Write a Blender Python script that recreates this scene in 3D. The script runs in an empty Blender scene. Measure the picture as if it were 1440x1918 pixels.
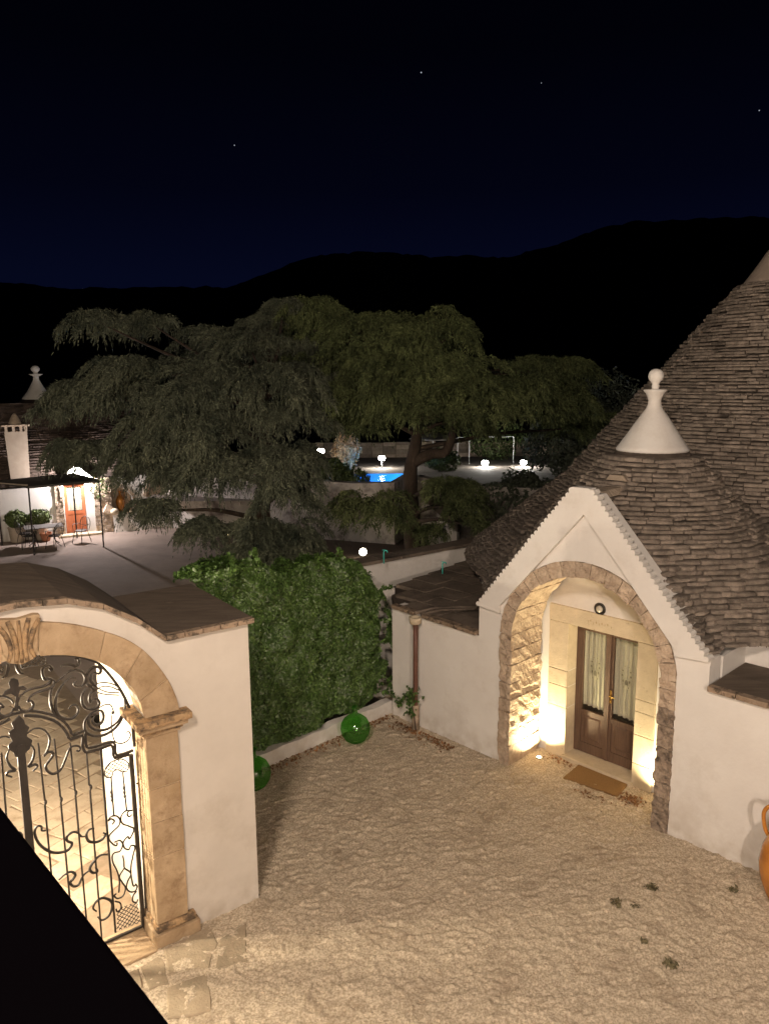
import bpy, bmesh, math, random, json
import numpy as np
from mathutils import Vector, Matrix
random.seed(7); rng = np.random.default_rng(11)
scn = bpy.context.scene
COL = scn.collection
R = math.radians

# ------------------------------------------------------------------ camera
EYE = 5.7; PITCH = R(9.9); ROLL = R(0.5)
cam = bpy.data.cameras.new('camera'); camo = bpy.data.objects.new('camera', cam); COL.objects.link(camo)
fwd = Vector((0, math.cos(PITCH), -math.sin(PITCH))); r0 = Vector((1, 0, 0)); u0 = r0.cross(fwd)
rt = r0 * math.cos(ROLL) - u0 * math.sin(ROLL); up = rt.cross(fwd)
m = Matrix(((rt.x, up.x, -fwd.x, 0), (rt.y, up.y, -fwd.y, 0), (rt.z, up.z, -fwd.z, EYE), (0, 0, 0, 1)))
camo.matrix_world = m
cam.sensor_fit = 'VERTICAL'; cam.sensor_height = 36.0; cam.lens = 1441.0 / 1918.0 * 36.0
cam.clip_start = 0.05; cam.clip_end = 4000
scn.camera = camo

# ------------------------------------------------------------------ night sky
world = bpy.data.worlds.new('World'); scn.world = world; world.use_nodes = True
nt = world.node_tree; nt.nodes.clear()
wo = nt.nodes.new('ShaderNodeOutputWorld'); bg = nt.nodes.new('ShaderNodeBackground')
tc = nt.nodes.new('ShaderNodeTexCoord'); sp = nt.nodes.new('ShaderNodeSeparateXYZ')
rp = nt.nodes.new('ShaderNodeValToRGB')
nt.links.new(tc.outputs['Generated'], sp.inputs[0]); nt.links.new(sp.outputs['Z'], rp.inputs[0])
cr = rp.color_ramp
cr.elements[0].position = 0.0; cr.elements[0].color = (.0017, .0031, .0136, 1)
cr.elements[1].position = 0.60; cr.elements[1].color = (.0003, .0003, .0010, 1)
for p, c in ((.12, (.0015, .0025, .0114)), (.22, (.0008, .0011, .0052)), (.36, (.0004, .0005, .0021))):
    e = cr.elements.new(p); e.color = (*c, 1)
nt.links.new(rp.outputs[0], bg.inputs[0]); bg.inputs[1].default_value = 1.0
nt.links.new(bg.outputs[0], wo.inputs[0])

scn.view_settings.view_transform = 'Standard'; scn.view_settings.look = 'None'
scn.view_settings.exposure = 0; scn.view_settings.gamma = 1
scn.view_settings.use_curve_mapping = False
scn.cycles.max_bounces = 8
scn.cycles.transparent_max_bounces = 12
scn.cycles.sample_clamp_indirect = 4.0

def lamp(name, loc, power, color, radius=.06, spot=None, direction=None, blend=.6):
    l = bpy.data.lights.new(name, 'SPOT' if spot else 'POINT')
    l.energy = power; l.color = color; l.shadow_soft_size = radius
    o = bpy.data.objects.new(name, l); COL.objects.link(o); o.location = loc
    if spot:
        l.spot_size = R(spot); l.spot_blend = blend
        o.rotation_euler = Vector(direction).to_track_quat('-Z', 'Y').to_euler()
    return o

# frames of the two main walls (metres; s/u along the wall, n towards the courtyard, z up)
FO = Vector((2.57, 9.85, 0)); FU = Vector((.692, -.722, 0)).normalized(); FN = Vector((-FU.y * -1, -FU.x, 0)).normalized()
FN = Vector((FU.y, -FU.x, 0))
GO = Vector((-1.43, 7.68, 0)); GU = Vector((-.813, -.582, 0)).normalized(); GN = Vector((-GU.y, GU.x, 0))
LO = Vector((-13.79, 27.01, 0)); LU = Vector((.882, .471, 0)).normalized(); LN = Vector((LU.y, -LU.x, 0))
def F(u, n, z=0): return FO + FU * u + FN * n + Vector((0, 0, z))
def G(s, n, z=0): return GO + GU * s + GN * n + Vector((0, 0, z))
def Lw(s, n, z=0): return LO + LU * s + LN * n + Vector((0, 0, z))

MAIN_POS = (2.4, -.50, 4.72); SIDE_POS = (-1.9, -.75, 9.2)
lamp('courtyard_lantern_light', MAIN_POS, 1250, (1, .80, .655), .12)
lamp('side_lantern_light', SIDE_POS, 3150, (1, .81, .655), .6)
lamp('passage_lantern_light', G(3.02, -.95, 2.15), 820, (1, .84, .62), .08)
lamp('yard_fill_light', G(6.5, -4.5, 2.6), 1100, (1, .84, .64), .08)  # added unseen lamp, brightens the paving behind the gate
lamp('left_uplight', F(-.90, -.50, .05), 320, (1, .82, .48), .03, 150, (-.1, .1, 1), 1.0)
lamp('right_uplight', F(.93, -.58, .05), 240, (1, .82, .48), .03, 150, (.1, .1, 1), 1.0)
lamp('far_door_lamp_light', Lw(2.73, .32, 2.34), 680, (1, .90, .90), .06)

# ------------------------------------------------------------------ helpers
def V(*a): return Vector(a)
ROOTLOC = {}
def worldloc(o):
    l = Vector((0, 0, 0))
    while o is not None:
        l = l + o.location; o = o.parent
    return l
def props(o, label=None, cat=None, group=None, kind=None):
    if label: o['label'] = label
    if cat: o['category'] = cat
    if group: o['group'] = group
    if kind: o['kind'] = kind
    return o
def thing(name, label, cat, loc, group=None):
    o = bpy.data.objects.new(name, None); COL.objects.link(o); o.location = loc
    o.empty_display_size = .2
    return props(o, label, cat, group)

class MB:
    def __init__(s): s.v = []; s.f = []
    def add(s, vs, fs):
        b = len(s.v); s.v.extend(Vector(v) for v in vs); s.f.extend([tuple(i + b for i in f) for f in fs]); return s
    def hexa(s, p):  # 8 points: bottom 4 ccw, top 4 ccw
        return s.add(p, [(0, 3, 2, 1), (4, 5, 6, 7), (0, 1, 5, 4), (1, 2, 6, 5), (2, 3, 7, 6), (3, 0, 4, 7)])
    def box(s, fr, a0, a1, b0, b1, z0, z1):  # in a frame function
        lo = [fr(a0, b0, z0), fr(a1, b0, z0), fr(a1, b1, z0), fr(a0, b1, z0)]
        hi = [fr(a0, b0, z1), fr(a1, b0, z1), fr(a1, b1, z1), fr(a0, b1, z1)]
        return s.hexa(lo + hi)
    def tube(s, pts, rad, sides=6, caps=True, flat=None):
        pts = [Vector(p) for p in pts]; n = len(pts)
        if n < 2: return s
        rads = rad if isinstance(rad, (list, tuple)) else [rad] * n
        b = len(s.v); prev = None
        for i, p in enumerate(pts):
            t = (pts[min(i + 1, n - 1)] - pts[max(i - 1, 0)])
            if t.length < 1e-9: t = Vector((0, 0, 1))
            t.normalize()
            if flat is not None:
                a = Vector(flat); a = (a - t * a.dot(t))
            elif prev is None:
                a = Vector((0, 0, 1)) if abs(t.z) < .9 else Vector((1, 0, 0)); a = a - t * a.dot(t)
            else: a = prev - t * prev.dot(t)
            if a.length < 1e-6: a = t.orthogonal()
            a.normalize(); prev = a; c = t.cross(a)
            for k in range(sides):
                an = 2 * math.pi * k / sides + (math.pi / 4 if sides == 4 else 0)
                s.v.append(p + (a * math.cos(an) + c * math.sin(an)) * rads[i])
        for i in range(n - 1):
            for k in range(sides):
                k2 = (k + 1) % sides
                s.f.append((b + i * sides + k, b + i * sides + k2, b + (i + 1) * sides + k2, b + (i + 1) * sides + k))
        if caps:
            s.f.append(tuple(b + k for k in reversed(range(sides)))); s.f.append(tuple(b + (n - 1) * sides + k for k in range(sides)))
        return s
    def lathe(s, prof, c, seg=24, wob=0):
        c = Vector(c); b = len(s.v); n = len(prof)
        for r, z in prof:
            for k in range(seg):
                a = 2 * math.pi * k / seg; q = r * (1 + wob * math.sin(3 * a + z * 4))
                s.v.append(c + Vector((q * math.cos(a), q * math.sin(a), z)))
        for i in range(n - 1):
            for k in range(seg):
                k2 = (k + 1) % seg
                s.f.append((b + i * seg + k, b + i * seg + k2, b + (i + 1) * seg + k2, b + (i + 1) * seg + k))
        s.f.append(tuple(b + k for k in reversed(range(seg)))); s.f.append(tuple(b + (n - 1) * seg + k for k in range(seg)))
        return s
    def prism(s, fr, poly, n0, n1):  # polygon (a,z) extruded between n0 and n1, triangulated caps
        from mathutils.geometry import tessellate_polygon
        tris = tessellate_polygon([[Vector((a, z, 0)) for a, z in poly]])
        b = len(s.v); k = len(poly)
        for a, z in poly: s.v.append(fr(a, n0, z))
        for a, z in poly: s.v.append(fr(a, n1, z))
        for t in tris:
            s.f.append((b + t[0], b + t[1], b + t[2])); s.f.append((b + k + t[2], b + k + t[1], b + k + t[0]))
        for i in range(k):
            j = (i + 1) % k; s.f.append((b + i, b + j, b + k + j, b + k + i))
        return s
    def build(s, name, mat, parent=None, smooth=False, bevel=0, **kw):
        return build_mesh(name, s.v, s.f, mat, parent, smooth, bevel, **kw)

def build_mesh(name, vs, fs, mat, parent=None, smooth=False, bevel=0, recalc=True, origin=None):
    P = worldloc(parent) if parent is not None else Vector((0, 0, 0))
    arr = np.array([tuple(v) for v in vs], dtype=np.float64) if not isinstance(vs, np.ndarray) else vs
    if origin is not None: o0 = Vector(origin)
    else:
        c = (arr.min(0) + arr.max(0)) / 2; o0 = Vector((c[0], c[1], arr[:, 2].min()))
    arr = arr - np.array(tuple(o0))
    me = bpy.data.meshes.new(name)
    me.from_pydata(arr.tolist(), [], fs)
    if recalc or bevel:
        bm = bmesh.new(); bm.from_mesh(me)
        bmesh.ops.recalc_face_normals(bm, faces=bm.faces)
        if bevel:
            es = [e for e in bm.edges if len(e.link_faces) == 2 and e.calc_face_angle(0) > .6]
            bmesh.ops.bevel(bm, geom=es, offset=bevel, segments=2, affect='EDGES', clamp_overlap=True, profile=.6)
        bm.to_mesh(me); bm.free()
    me.materials.append(mat)
    if smooth: me.polygons.foreach_set('use_smooth', [True] * len(me.polygons))
    o = bpy.data.objects.new(name, me); COL.objects.link(o)
    o.location = o0 - P
    if parent is not None: o.parent = parent
    return o

def np_mesh(name, V_, Fq, mat, parent=None, smooth=False):
    """V_ (n,3) array, Fq (m,k) array of faces (k = 3 or 4)"""
    P = np.array(tuple(worldloc(parent))) if parent is not None else np.zeros(3)
    c = V_.mean(0); c[2] = V_[:, 2].min()
    me = bpy.data.meshes.new(name); k = Fq.shape[1]
    me.vertices.add(len(V_)); me.vertices.foreach_set('co', (V_ - c).astype(np.float32).ravel())
    me.loops.add(Fq.size); me.loops.foreach_set('vertex_index', Fq.astype(np.int32).ravel())
    me.polygons.add(len(Fq)); me.polygons.foreach_set('loop_start', np.arange(0, Fq.size, k, dtype=np.int32))
    me.polygons.foreach_set('loop_total', np.full(len(Fq), k, dtype=np.int32))
    if smooth: me.polygons.foreach_set('use_smooth', np.ones(len(Fq), dtype=bool))
    me.update(calc_edges=True); me.materials.append(mat)
    o = bpy.data.objects.new(name, me); COL.objects.link(o); o.location = c - P
    if parent is not None: o.parent = parent
    return o

def copy_tree(o, loc, rz=0, **kw):
    c = o.copy(); COL.objects.link(c); c.location = loc; c.rotation_euler = (0, 0, rz); props(c, **kw)
    def rec(src, dst):
        for ch in [q for q in bpy.data.objects if q.parent == src]:
            d = ch.copy(); COL.objects.link(d); d.parent = dst; rec(ch, d)
    rec(o, c)
    return c

def spline(pts, k=5):
    P = [Vector(p) for p in pts]; out = []
    if len(P) == 2: return P
    for i in range(len(P) - 1):
        a = P[i - 1] if i else P[0] * 2 - P[1]; b = P[i]; c = P[i + 1]; d = P[i + 2] if i + 2 < len(P) else P[-1] * 2 - P[-2]
        for j in range(k):
            t = j / k
            out.append(.5 * ((2 * b) + (c - a) * t + (2 * a - 5 * b + 4 * c - d) * t * t + (3 * b - a - 3 * c + d) * t ** 3))
    out.append(P[-1]); return out

def vnoise(x, y, seed=0, sc=1.0):
    r = np.random.default_rng(seed); g = r.random((256, 256)); X = x / sc + 57.3; Y = y / sc + 31.7
    xi = np.floor(X).astype(int); yi = np.floor(Y).astype(int); fx = X - xi; fy = Y - yi
    fx = fx * fx * (3 - 2 * fx); fy = fy * fy * (3 - 2 * fy)
    a = g[xi % 256, yi % 256]; b = g[(xi + 1) % 256, yi % 256]; c = g[xi % 256, (yi + 1) % 256]; d = g[(xi + 1) % 256, (yi + 1) % 256]
    return (a * (1 - fx) + b * fx) * (1 - fy) + (c * (1 - fx) + d * fx) * fy

# ------------------------------------------------------------------ materials
def mat(name, c1, c2=None, scale=3.0, rough=.85, bump=0, bscale=40, detail=6, spec=.3, island=0, objr=0, metal=0,
        stain=None, stain_scale=1.2, stain_lo=.55, stain_hi=.7, pits=0, pit_scale=60, stretch=None, bdist=.02, r0_=.3, r1_=.7, splash=None):
    mt = bpy.data.materials.new(name); mt.use_nodes = True; n = mt.node_tree; N = n.nodes; Lk = n.links
    b = N['Principled BSDF']; b.inputs['Roughness'].default_value = rough; b.inputs['Metallic'].default_value = metal
    b.inputs['Specular IOR Level'].default_value = spec
    geo = N.new('ShaderNodeNewGeometry'); vec = geo.outputs['Position']
    if stretch:
        mp = N.new('ShaderNodeMapping'); mp.inputs['Scale'].default_value = stretch; Lk.new(vec, mp.inputs[0]); vec = mp.outputs[0]
    c2 = c2 or c1
    nz = N.new('ShaderNodeTexNoise'); nz.inputs['Scale'].default_value = scale; nz.inputs['Detail'].default_value = detail
    nz.inputs['Roughness'].default_value = .65; Lk.new(vec, nz.inputs['Vector'])
    rmp = N.new('ShaderNodeValToRGB'); rmp.color_ramp.elements[0].position = r0_; rmp.color_ramp.elements[1].position = r1_
    rmp.color_ramp.elements[0].color = (*c1, 1); rmp.color_ramp.elements[1].color = (*c2, 1)
    Lk.new(nz.outputs['Fac'], rmp.inputs[0]); colr = rmp.outputs[0]
    if stain:
        n2 = N.new('ShaderNodeTexNoise'); n2.inputs['Scale'].default_value = stain_scale; n2.inputs['Detail'].default_value = 8; n2.inputs['Roughness'].default_value = .7
        Lk.new(geo.outputs['Position'], n2.inputs['Vector'])
        mr = N.new('ShaderNodeMapRange'); mr.inputs['From Min'].default_value = stain_lo; mr.inputs['From Max'].default_value = stain_hi
        Lk.new(n2.outputs['Fac'], mr.inputs['Value'])
        mx = N.new('ShaderNodeMix'); mx.data_type = 'RGBA'; Lk.new(mr.outputs[0], mx.inputs[0]); Lk.new(colr, mx.inputs[6]); mx.inputs[7].default_value = (*stain, 1)
        colr = mx.outputs[2]
    if splash:
        sx = N.new('ShaderNodeSeparateXYZ'); Lk.new(geo.outputs['Position'], sx.inputs[0])
        n5 = N.new('ShaderNodeTexNoise'); n5.inputs['Scale'].default_value = 5; n5.inputs['Detail'].default_value = 7; Lk.new(geo.outputs['Position'], n5.inputs['Vector'])
        mz = N.new('ShaderNodeMapRange'); mz.inputs['From Min'].default_value = .42; mz.inputs['From Max'].default_value = 0; mz.inputs['To Max'].default_value = .62; Lk.new(sx.outputs['Z'], mz.inputs['Value'])
        ad = N.new('ShaderNodeMath'); ad.operation = 'MULTIPLY'; mn = N.new('ShaderNodeMapRange'); mn.inputs['From Min'].default_value = .38; mn.inputs['From Max'].default_value = .66
        Lk.new(n5.outputs['Fac'], mn.inputs['Value']); Lk.new(mz.outputs[0], ad.inputs[0]); Lk.new(mn.outputs[0], ad.inputs[1])
        mx5 = N.new('ShaderNodeMix'); mx5.data_type = 'RGBA'; Lk.new(ad.outputs[0], mx5.inputs[0]); Lk.new(colr, mx5.inputs[6]); mx5.inputs[7].default_value = (*splash, 1); colr = mx5.outputs[2]
    if island or objr:
        add = N.new('ShaderNodeMath'); add.operation = 'ADD'
        Lk.new(geo.outputs['Random Per Island'], add.inputs[0])
        oi = N.new('ShaderNodeObjectInfo'); Lk.new(oi.outputs['Random'], add.inputs[1])
        fr = N.new('ShaderNodeMath'); fr.operation = 'FRACT'; Lk.new(add.outputs[0], fr.inputs[0])
        mr2 = N.new('ShaderNodeMapRange'); a = island or objr
        mr2.inputs['To Min'].default_value = 1 - a; mr2.inputs['To Max'].default_value = 1 + a; Lk.new(fr.outputs[0], mr2.inputs['Value'])
        hs = N.new('ShaderNodeHueSaturation'); Lk.new(mr2.outputs[0], hs.inputs['Value']); Lk.new(colr, hs.inputs['Color']); colr = hs.outputs[0]
    Lk.new(colr, b.inputs['Base Color'])
    if bump or pits:
        last = None
        if bump:
            n3 = N.new('ShaderNodeTexNoise'); n3.inputs['Scale'].default_value = bscale; n3.inputs['Detail'].default_value = 5; Lk.new(geo.outputs['Position'], n3.inputs['Vector'])
            bp = N.new('ShaderNodeBump'); bp.inputs['Strength'].default_value = bump; bp.inputs['Distance'].default_value = bdist
            Lk.new(n3.outputs['Fac'], bp.inputs['Height']); last = bp
        if pits:
            vo = N.new('ShaderNodeTexVoronoi'); vo.inputs['Scale'].default_value = pit_scale; Lk.new(geo.outputs['Position'], vo.inputs['Vector'])
            m3 = N.new('ShaderNodeMapRange'); m3.inputs['From Min'].default_value = .1; m3.inputs['From Max'].default_value = .35; Lk.new(vo.outputs['Distance'], m3.inputs['Value'])
            b2 = N.new('ShaderNodeBump'); b2.inputs['Strength'].default_value = pits; b2.inputs['Distance'].default_value = .01
            Lk.new(m3.outputs[0], b2.inputs['Height'])
            if last: Lk.new(last.outputs[0], b2.inputs['Normal'])
            last = b2
        Lk.new(last.outputs[0], b.inputs['Normal'])
    return mt
def emit(name, c, s):
    mt = bpy.data.materials.new(name); mt.use_nodes = True; b = mt.node_tree.nodes['Principled BSDF']
    b.inputs['Base Color'].default_value = (.8, .8, .8, 1); b.inputs['Emission Color'].default_value = (*c, 1); b.inputs['Emission Strength'].default_value = s
    return mt
def glass_mat(name, c, alpha=.15, rough=.03, trans=False):
    mt = bpy.data.materials.new(name); mt.use_nodes = True; n = mt.node_tree
    if trans:
        b = n.nodes['Principled BSDF']; b.inputs['Base Color'].default_value = (*c, 1); b.inputs['Transmission Weight'].default_value = 1
        b.inputs['Roughness'].default_value = rough; b.inputs['IOR'].default_value = 1.1; return mt
    n.nodes.remove(n.nodes['Principled BSDF']); out = n.nodes['Material Output']
    t = n.nodes.new('ShaderNodeBsdfTransparent'); t.inputs[0].default_value = (*c, 1); g = n.nodes.new('ShaderNodeBsdfGlossy'); g.inputs['Roughness'].default_value = rough
    mx = n.nodes.new('ShaderNodeMixShader'); mx.inputs[0].default_value = alpha; n.links.new(t.outputs[0], mx.inputs[1]); n.links.new(g.outputs[0], mx.inputs[2])
    n.links.new(mx.outputs[0], out.inputs[0]); return mt

M = {}
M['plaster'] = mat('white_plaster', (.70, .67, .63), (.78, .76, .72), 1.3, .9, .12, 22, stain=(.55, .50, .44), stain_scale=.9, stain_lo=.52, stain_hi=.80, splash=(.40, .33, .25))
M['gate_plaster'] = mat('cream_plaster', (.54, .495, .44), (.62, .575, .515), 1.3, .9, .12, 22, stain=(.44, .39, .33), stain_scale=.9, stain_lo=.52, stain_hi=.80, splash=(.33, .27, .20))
M['tan_plaster'] = mat('tan_plaster', (.30, .245, .20), (.38, .315, .26), 2, .9, .2, 20)
M['porch_stone'] = mat('porch_limestone', (.36, .27, .195), (.58, .47, .355), 9, .9, .9, 26, island=.14, stain=(.16, .11, .085), stain_scale=7, stain_lo=.55, stain_hi=.72, pits=.5, pit_scale=34, bdist=.03)
M['porch_dark'] = mat('dark_limestone', (.20, .155, .12), (.44, .35, .265), 11, .95, 1.0, 26, island=.2, stain=(.10, .08, .065), stain_scale=9, stain_lo=.50, stain_hi=.66, pits=.6, pit_scale=30, bdist=.03)  # darker limestone for the lower stones of the right jamb
M['surround'] = mat('door_surround_stone', (.50, .42, .30), (.62, .53, .39), 6, .85, .25, 45, island=.06, stain=(.36, .28, .18), stain_scale=16, stain_lo=.60, stain_hi=.72, pits=.35, pit_scale=55)
M['gate_stone'] = mat('ochre_gate_stone', (.30, .21, .12), (.45, .335, .215), 3, .85, .4, 35, island=.10, stain=(.19, .12, .065), stain_scale=4, stain_lo=.50, stain_hi=.74, pits=.2, pit_scale=70)
M['lichen_stone'] = mat('weathered_moulding_stone', (.30, .19, .10), (.42, .29, .16), 8, .9, .6, 30, island=.1, stain=(.09, .065, .045), stain_scale=9, stain_lo=.44, stain_hi=.6)
M['roof'] = mat('grey_roof_stone', (.125, .104, .086), (.30, .252, .207), 9, .95, .9, 30, island=.24, stain=(.045, .036, .03), stain_scale=3.2, stain_lo=.56, stain_hi=.74, bdist=.03)
M['roof_under'] = mat('roof_mortar', (.05, .04, .032), (.09, .07, .055), 8, .95)
M['capslab'] = mat('dark_cap_slab', (.075, .057, .043), (.135, .105, .08), 2.2, .9, .3, 30, island=.12, stain=(.16, .13, .10), stain_scale=2.4, stain_lo=.6, stain_hi=.75, stretch=(1, 5, 1))
M['capedge'] = mat('cap_edge_tile', (.20, .145, .10), (.33, .25, .18), 7, .9, .5, 40, island=.2, stain=(.07, .055, .04), stain_scale=11, stain_lo=.5, stain_hi=.6)
M['terrace'] = mat('terrace_flag', (.12, .095, .075), (.20, .16, .125), 3, .95, .4, 30, island=.15, stain=(.05, .04, .032), stain_scale=1.6, stain_lo=.5, stain_hi=.7)
M['gravel'] = mat('packed_gravel', (.36, .29, .205), (.70, .60, .46), 42, .95, 1.0, 110, detail=9, r0_=.40, r1_=.62, stain=(.21, .15, .10), stain_scale=2.2, stain_lo=.5, stain_hi=.85, bdist=.012)
M['flag'] = mat('paving_flag', (.40, .31, .22), (.56, .45, .33), 4, .85, .3, 30, island=.12, stain=(.27, .20, .13), stain_scale=5, stain_lo=.55, stain_hi=.72)
M['ridge'] = mat('ridge_stone', (.24, .195, .15), (.38, .31, .24), 8, .9, .5, 30, island=.1)
M['mortar'] = mat('pale_mortar', (.46, .35, .22), (.54, .43, .29), 8, .95)
M['joint'] = mat('paving_joint', (.20, .15, .10), (.28, .21, .15), 9, .95)
M['apron'] = mat('concrete_apron', (.27, .215, .15), (.37, .30, .21), 5, .9, .4, 40, island=.12, stain=(.20, .17, .12), stain_scale=3, stain_lo=.45, stain_hi=.7)
M['court'] = mat('far_court_concrete', (.235, .185, .15), (.33, .265, .22), .9, .9, .3, 12, stain=(.22, .17, .14), stain_scale=.6, stain_lo=.5, stain_hi=.7)
M['soil'] = mat('dark_soil', (.03, .025, .018), (.055, .045, .032), 1.2, .95)
M['path'] = mat('beaten_path', (.085, .06, .045), (.13, .095, .07), 1.2, .95)
M['hill'] = mat('dark_hill', (.008, .010, .006), (.014, .016, .009), .02, 1)
M['iron'] = mat('wrought_iron', (.018, .015, .013), (.032, .027, .023), 12, .5, .1, 60, spec=.35)
M['wood'] = mat('aged_door_wood', (.075, .045, .032), (.15, .096, .066), 5, .55, .3, 60, stretch=(9, 9, .8), spec=.3)
M['redwood'] = mat('red_door_wood', (.30, .085, .035), (.40, .13, .055), 5, .5, .1, 60, stretch=(8, 8, 1))
M['brass'] = mat('brass', (.75, .5, .16), None, 5, .25, metal=1)
M['glass'] = glass_mat('window_glass', (.95, .94, .90), .06)
M['lace'] = mat('lace_curtain', (.50, .51, .46), (.58, .59, .54), 30, .9, .15, 300)
M['lace_thread'] = mat('lace_embroidery', (.56, .56, .48), None, 5, .9)
M['lace_gap'] = mat('lace_openwork', (.22, .22, .185), None, 5, .9)
M['room'] = mat('dark_room', (.05, .045, .04), None, 5, .9)
M['mat_coir'] = mat('coir_mat', (.20, .11, .04), (.30, .18, .075), 60, .95, .9, 220)
M['pipe'] = mat('brown_downpipe', (.105, .05, .035), (.15, .075, .055), 6, .5, .1, 30)
M['greenglass'] = None
M['amber'] = mat('amber_glaze', (.30, .105, .018), (.46, .19, .035), 5, .18, .1, 10, spec=.6)
M['leaf_ivy'] = mat('ivy_leaf', (.032, .068, .014), (.078, .138, .032), 5, .4, island=.45, spec=.5)
M['cedar'] = mat('cedar_needles', (.038, .052, .024), (.20, .235, .10), 1.5, .8, island=.4, spec=.2)
M['cedar_b'] = mat('blue_cedar_needles', (.035, .046, .034), (.19, .205, .14), 1.3, .8, island=.4, spec=.2)
M['shrub'] = mat('shrub_leaf', (.06, .09, .03), (.12, .15, .05), 4, .6, island=.4)
M['weed'] = mat('dull_weed', (.09, .085, .045), (.17, .14, .08), 14, .8, island=.4)
M['olive'] = mat('olive_leaf', (.07, .085, .055), (.13, .145, .10), 3, .6, island=.4)
M['reed'] = mat('pale_reed', (.62, .42, .24), (.8, .6, .38), 4, .8, island=.3)
M['bark'] = mat('cedar_bark', (.045, .033, .025), (.085, .062, .046), 6, .95, .8, 20, stretch=(4, 4, 1))
M['deadleaf'] = mat('dead_leaves', (.16, .075, .03), (.26, .13, .055), 20, .9, island=.4)
M['black'] = mat('unlit_black_rail', (.0009, .0007, .0010), None, 5, 1, spec=0)  # near-black colour stands in for the rail lying out of the light
M['white_metal'] = mat('white_paint', (.7, .7, .68), None, 5, .5)
M['clay'] = mat('terracotta', (.33, .13, .07), (.42, .18, .10), 6, .7)
M['potwhite'] = mat('pale_planter', (.38, .31, .24), (.46, .39, .31), 4, .8)
M['pooltile'] = mat('pool_tile', (.04, .36, .80), (.06, .46, .92), 2, .4)
M['canvas'] = mat('pale_canvas', (.45, .40, .34), (.55, .5, .43), 3, .9)
M['awning'] = mat('dark_reed_awning', (.06, .055, .05), (.10, .09, .08), 20, .9, .3, 40, stretch=(1, 14, 1))
M['rubble'] = mat('rubble_stone', (.34, .26, .19), (.55, .45, .35), 7, .9, .6, 30, island=.35)
M['roof_red'] = mat('far_roof_stone', (.045, .033, .027), (.105, .078, .062), 3, .95, .4, 20, island=.3)
M['star'] = emit('starlight', (.8, .86, 1), .55)
M['teal'] = mat('teal_plastic', (.05, .42, .36), None, 5, .4)
M['lens'] = glass_mat('lamp_glass', (.8, .8, .75), .3)
gm = bpy.data.materials.new('green_bottle_glass'); gm.use_nodes = True; gb = gm.node_tree.nodes['Principled BSDF']
gb.inputs['Base Color'].default_value = (.10, .42, .07, 1); gb.inputs['Transmission Weight'].default_value = .6
gb.inputs['Roughness'].default_value = .06; gb.inputs['IOR'].default_value = 1.35
M['greenglass'] = glass_mat('green_bottle_glass', (.36, .72, .26), .09, .04)
_n = M['greenglass'].node_tree; _mx = [q for q in _n.nodes if q.type == 'MIX_SHADER'][0]; _d = _n.nodes.new('ShaderNodeBsdfDiffuse'); _d.inputs[0].default_value = (.10, .30, .05, 1)
_m2 = _n.nodes.new('ShaderNodeMixShader'); _m2.inputs[0].default_value = .16; _n.links.new(_mx.outputs[0], _m2.inputs[1]); _n.links.new(_d.outputs[0], _m2.inputs[2]); _n.links.new(_m2.outputs[0], _n.nodes['Material Output'].inputs[0])
wm_ = bpy.data.materials.new('pool_water'); wm_.use_nodes = True; n_ = wm_.node_tree; n_.nodes.remove(n_.nodes['Principled BSDF'])
t_ = n_.nodes.new('ShaderNodeBsdfTransparent'); t_.inputs[0].default_value = (.55, .8, 1, 1); g_ = n_.nodes.new('ShaderNodeBsdfGlossy'); g_.inputs['Roughness'].default_value = .08
x_ = n_.nodes.new('ShaderNodeMixShader'); x_.inputs[0].default_value = .06
n_.links.new(t_.outputs[0], x_.inputs[1]); n_.links.new(g_.outputs[0], x_.inputs[2]); n_.links.new(x_.outputs[0], n_.nodes['Material Output'].inputs[0])
M['water'] = wm_

# ================================================================== SETTING
def sheet(name, pts, z, mt, label=None):
    mb = MB(); mb.add([(x, y, z) for x, y in pts], [tuple(range(len(pts)))])
    o = mb.build(name, mt, recalc=False); props(o, label, kind='structure'); return o
sheet('ground', [(-900, -60), (900, -60), (900, 900), (-900, 900)], -.03, M['soil'])

# hills: two ridges as height fields from foot to crest
def hills(name, crest, y0, yc, seed):
    xs = np.linspace(crest[0][0], crest[-1][0], 420); zc = np.interp(xs, [c[0] for c in crest], [c[1] for c in crest])
    k = 9; zc = np.convolve(np.pad(zc, k, mode='edge'), np.ones(2 * k + 1) / (2 * k + 1), mode='valid')
    T = np.concatenate([np.linspace(0, 1, 40), np.linspace(1.05, 1.5, 6)]); rows = []
    for t in T:
        y = y0 + (yc - y0) * t
        prof = t ** 1.6 if t <= 1 else 1 - (t - 1) * 1.2
        z = zc * prof + (vnoise(xs, np.full_like(xs, y), seed, 14) - .5) * 3.0 * min(t * 3, 1) + (vnoise(xs, np.full_like(xs, y), seed + 1, 4) - .5) * 2.2 * min(t * 2, 1)
        sx = xs * (1 if t <= 1 else t) ; rows.append(np.stack([sx, np.full_like(xs, y), z * 1.0 - (1 - min(t, 1)) * .3], 1))
    V_ = np.concatenate(rows); n = len(xs); i = np.arange(len(T) - 1)[:, None] * n + np.arange(n - 1)[None]
    Fq = np.stack([i, i + 1, i + n + 1, i + n], -1).reshape(-1, 4)
    props(np_mesh(name, V_, Fq, M['hill'], smooth=True), kind='structure')
hills('hills', [(-1500, 150), (-700, 128), (-431, 121), (-402, 109), (-311, 108), (-233, 111), (-161, 105), (-118, 110), (0, 90), (500, 60), (1400, 60)], 260, 900, 3)
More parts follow.
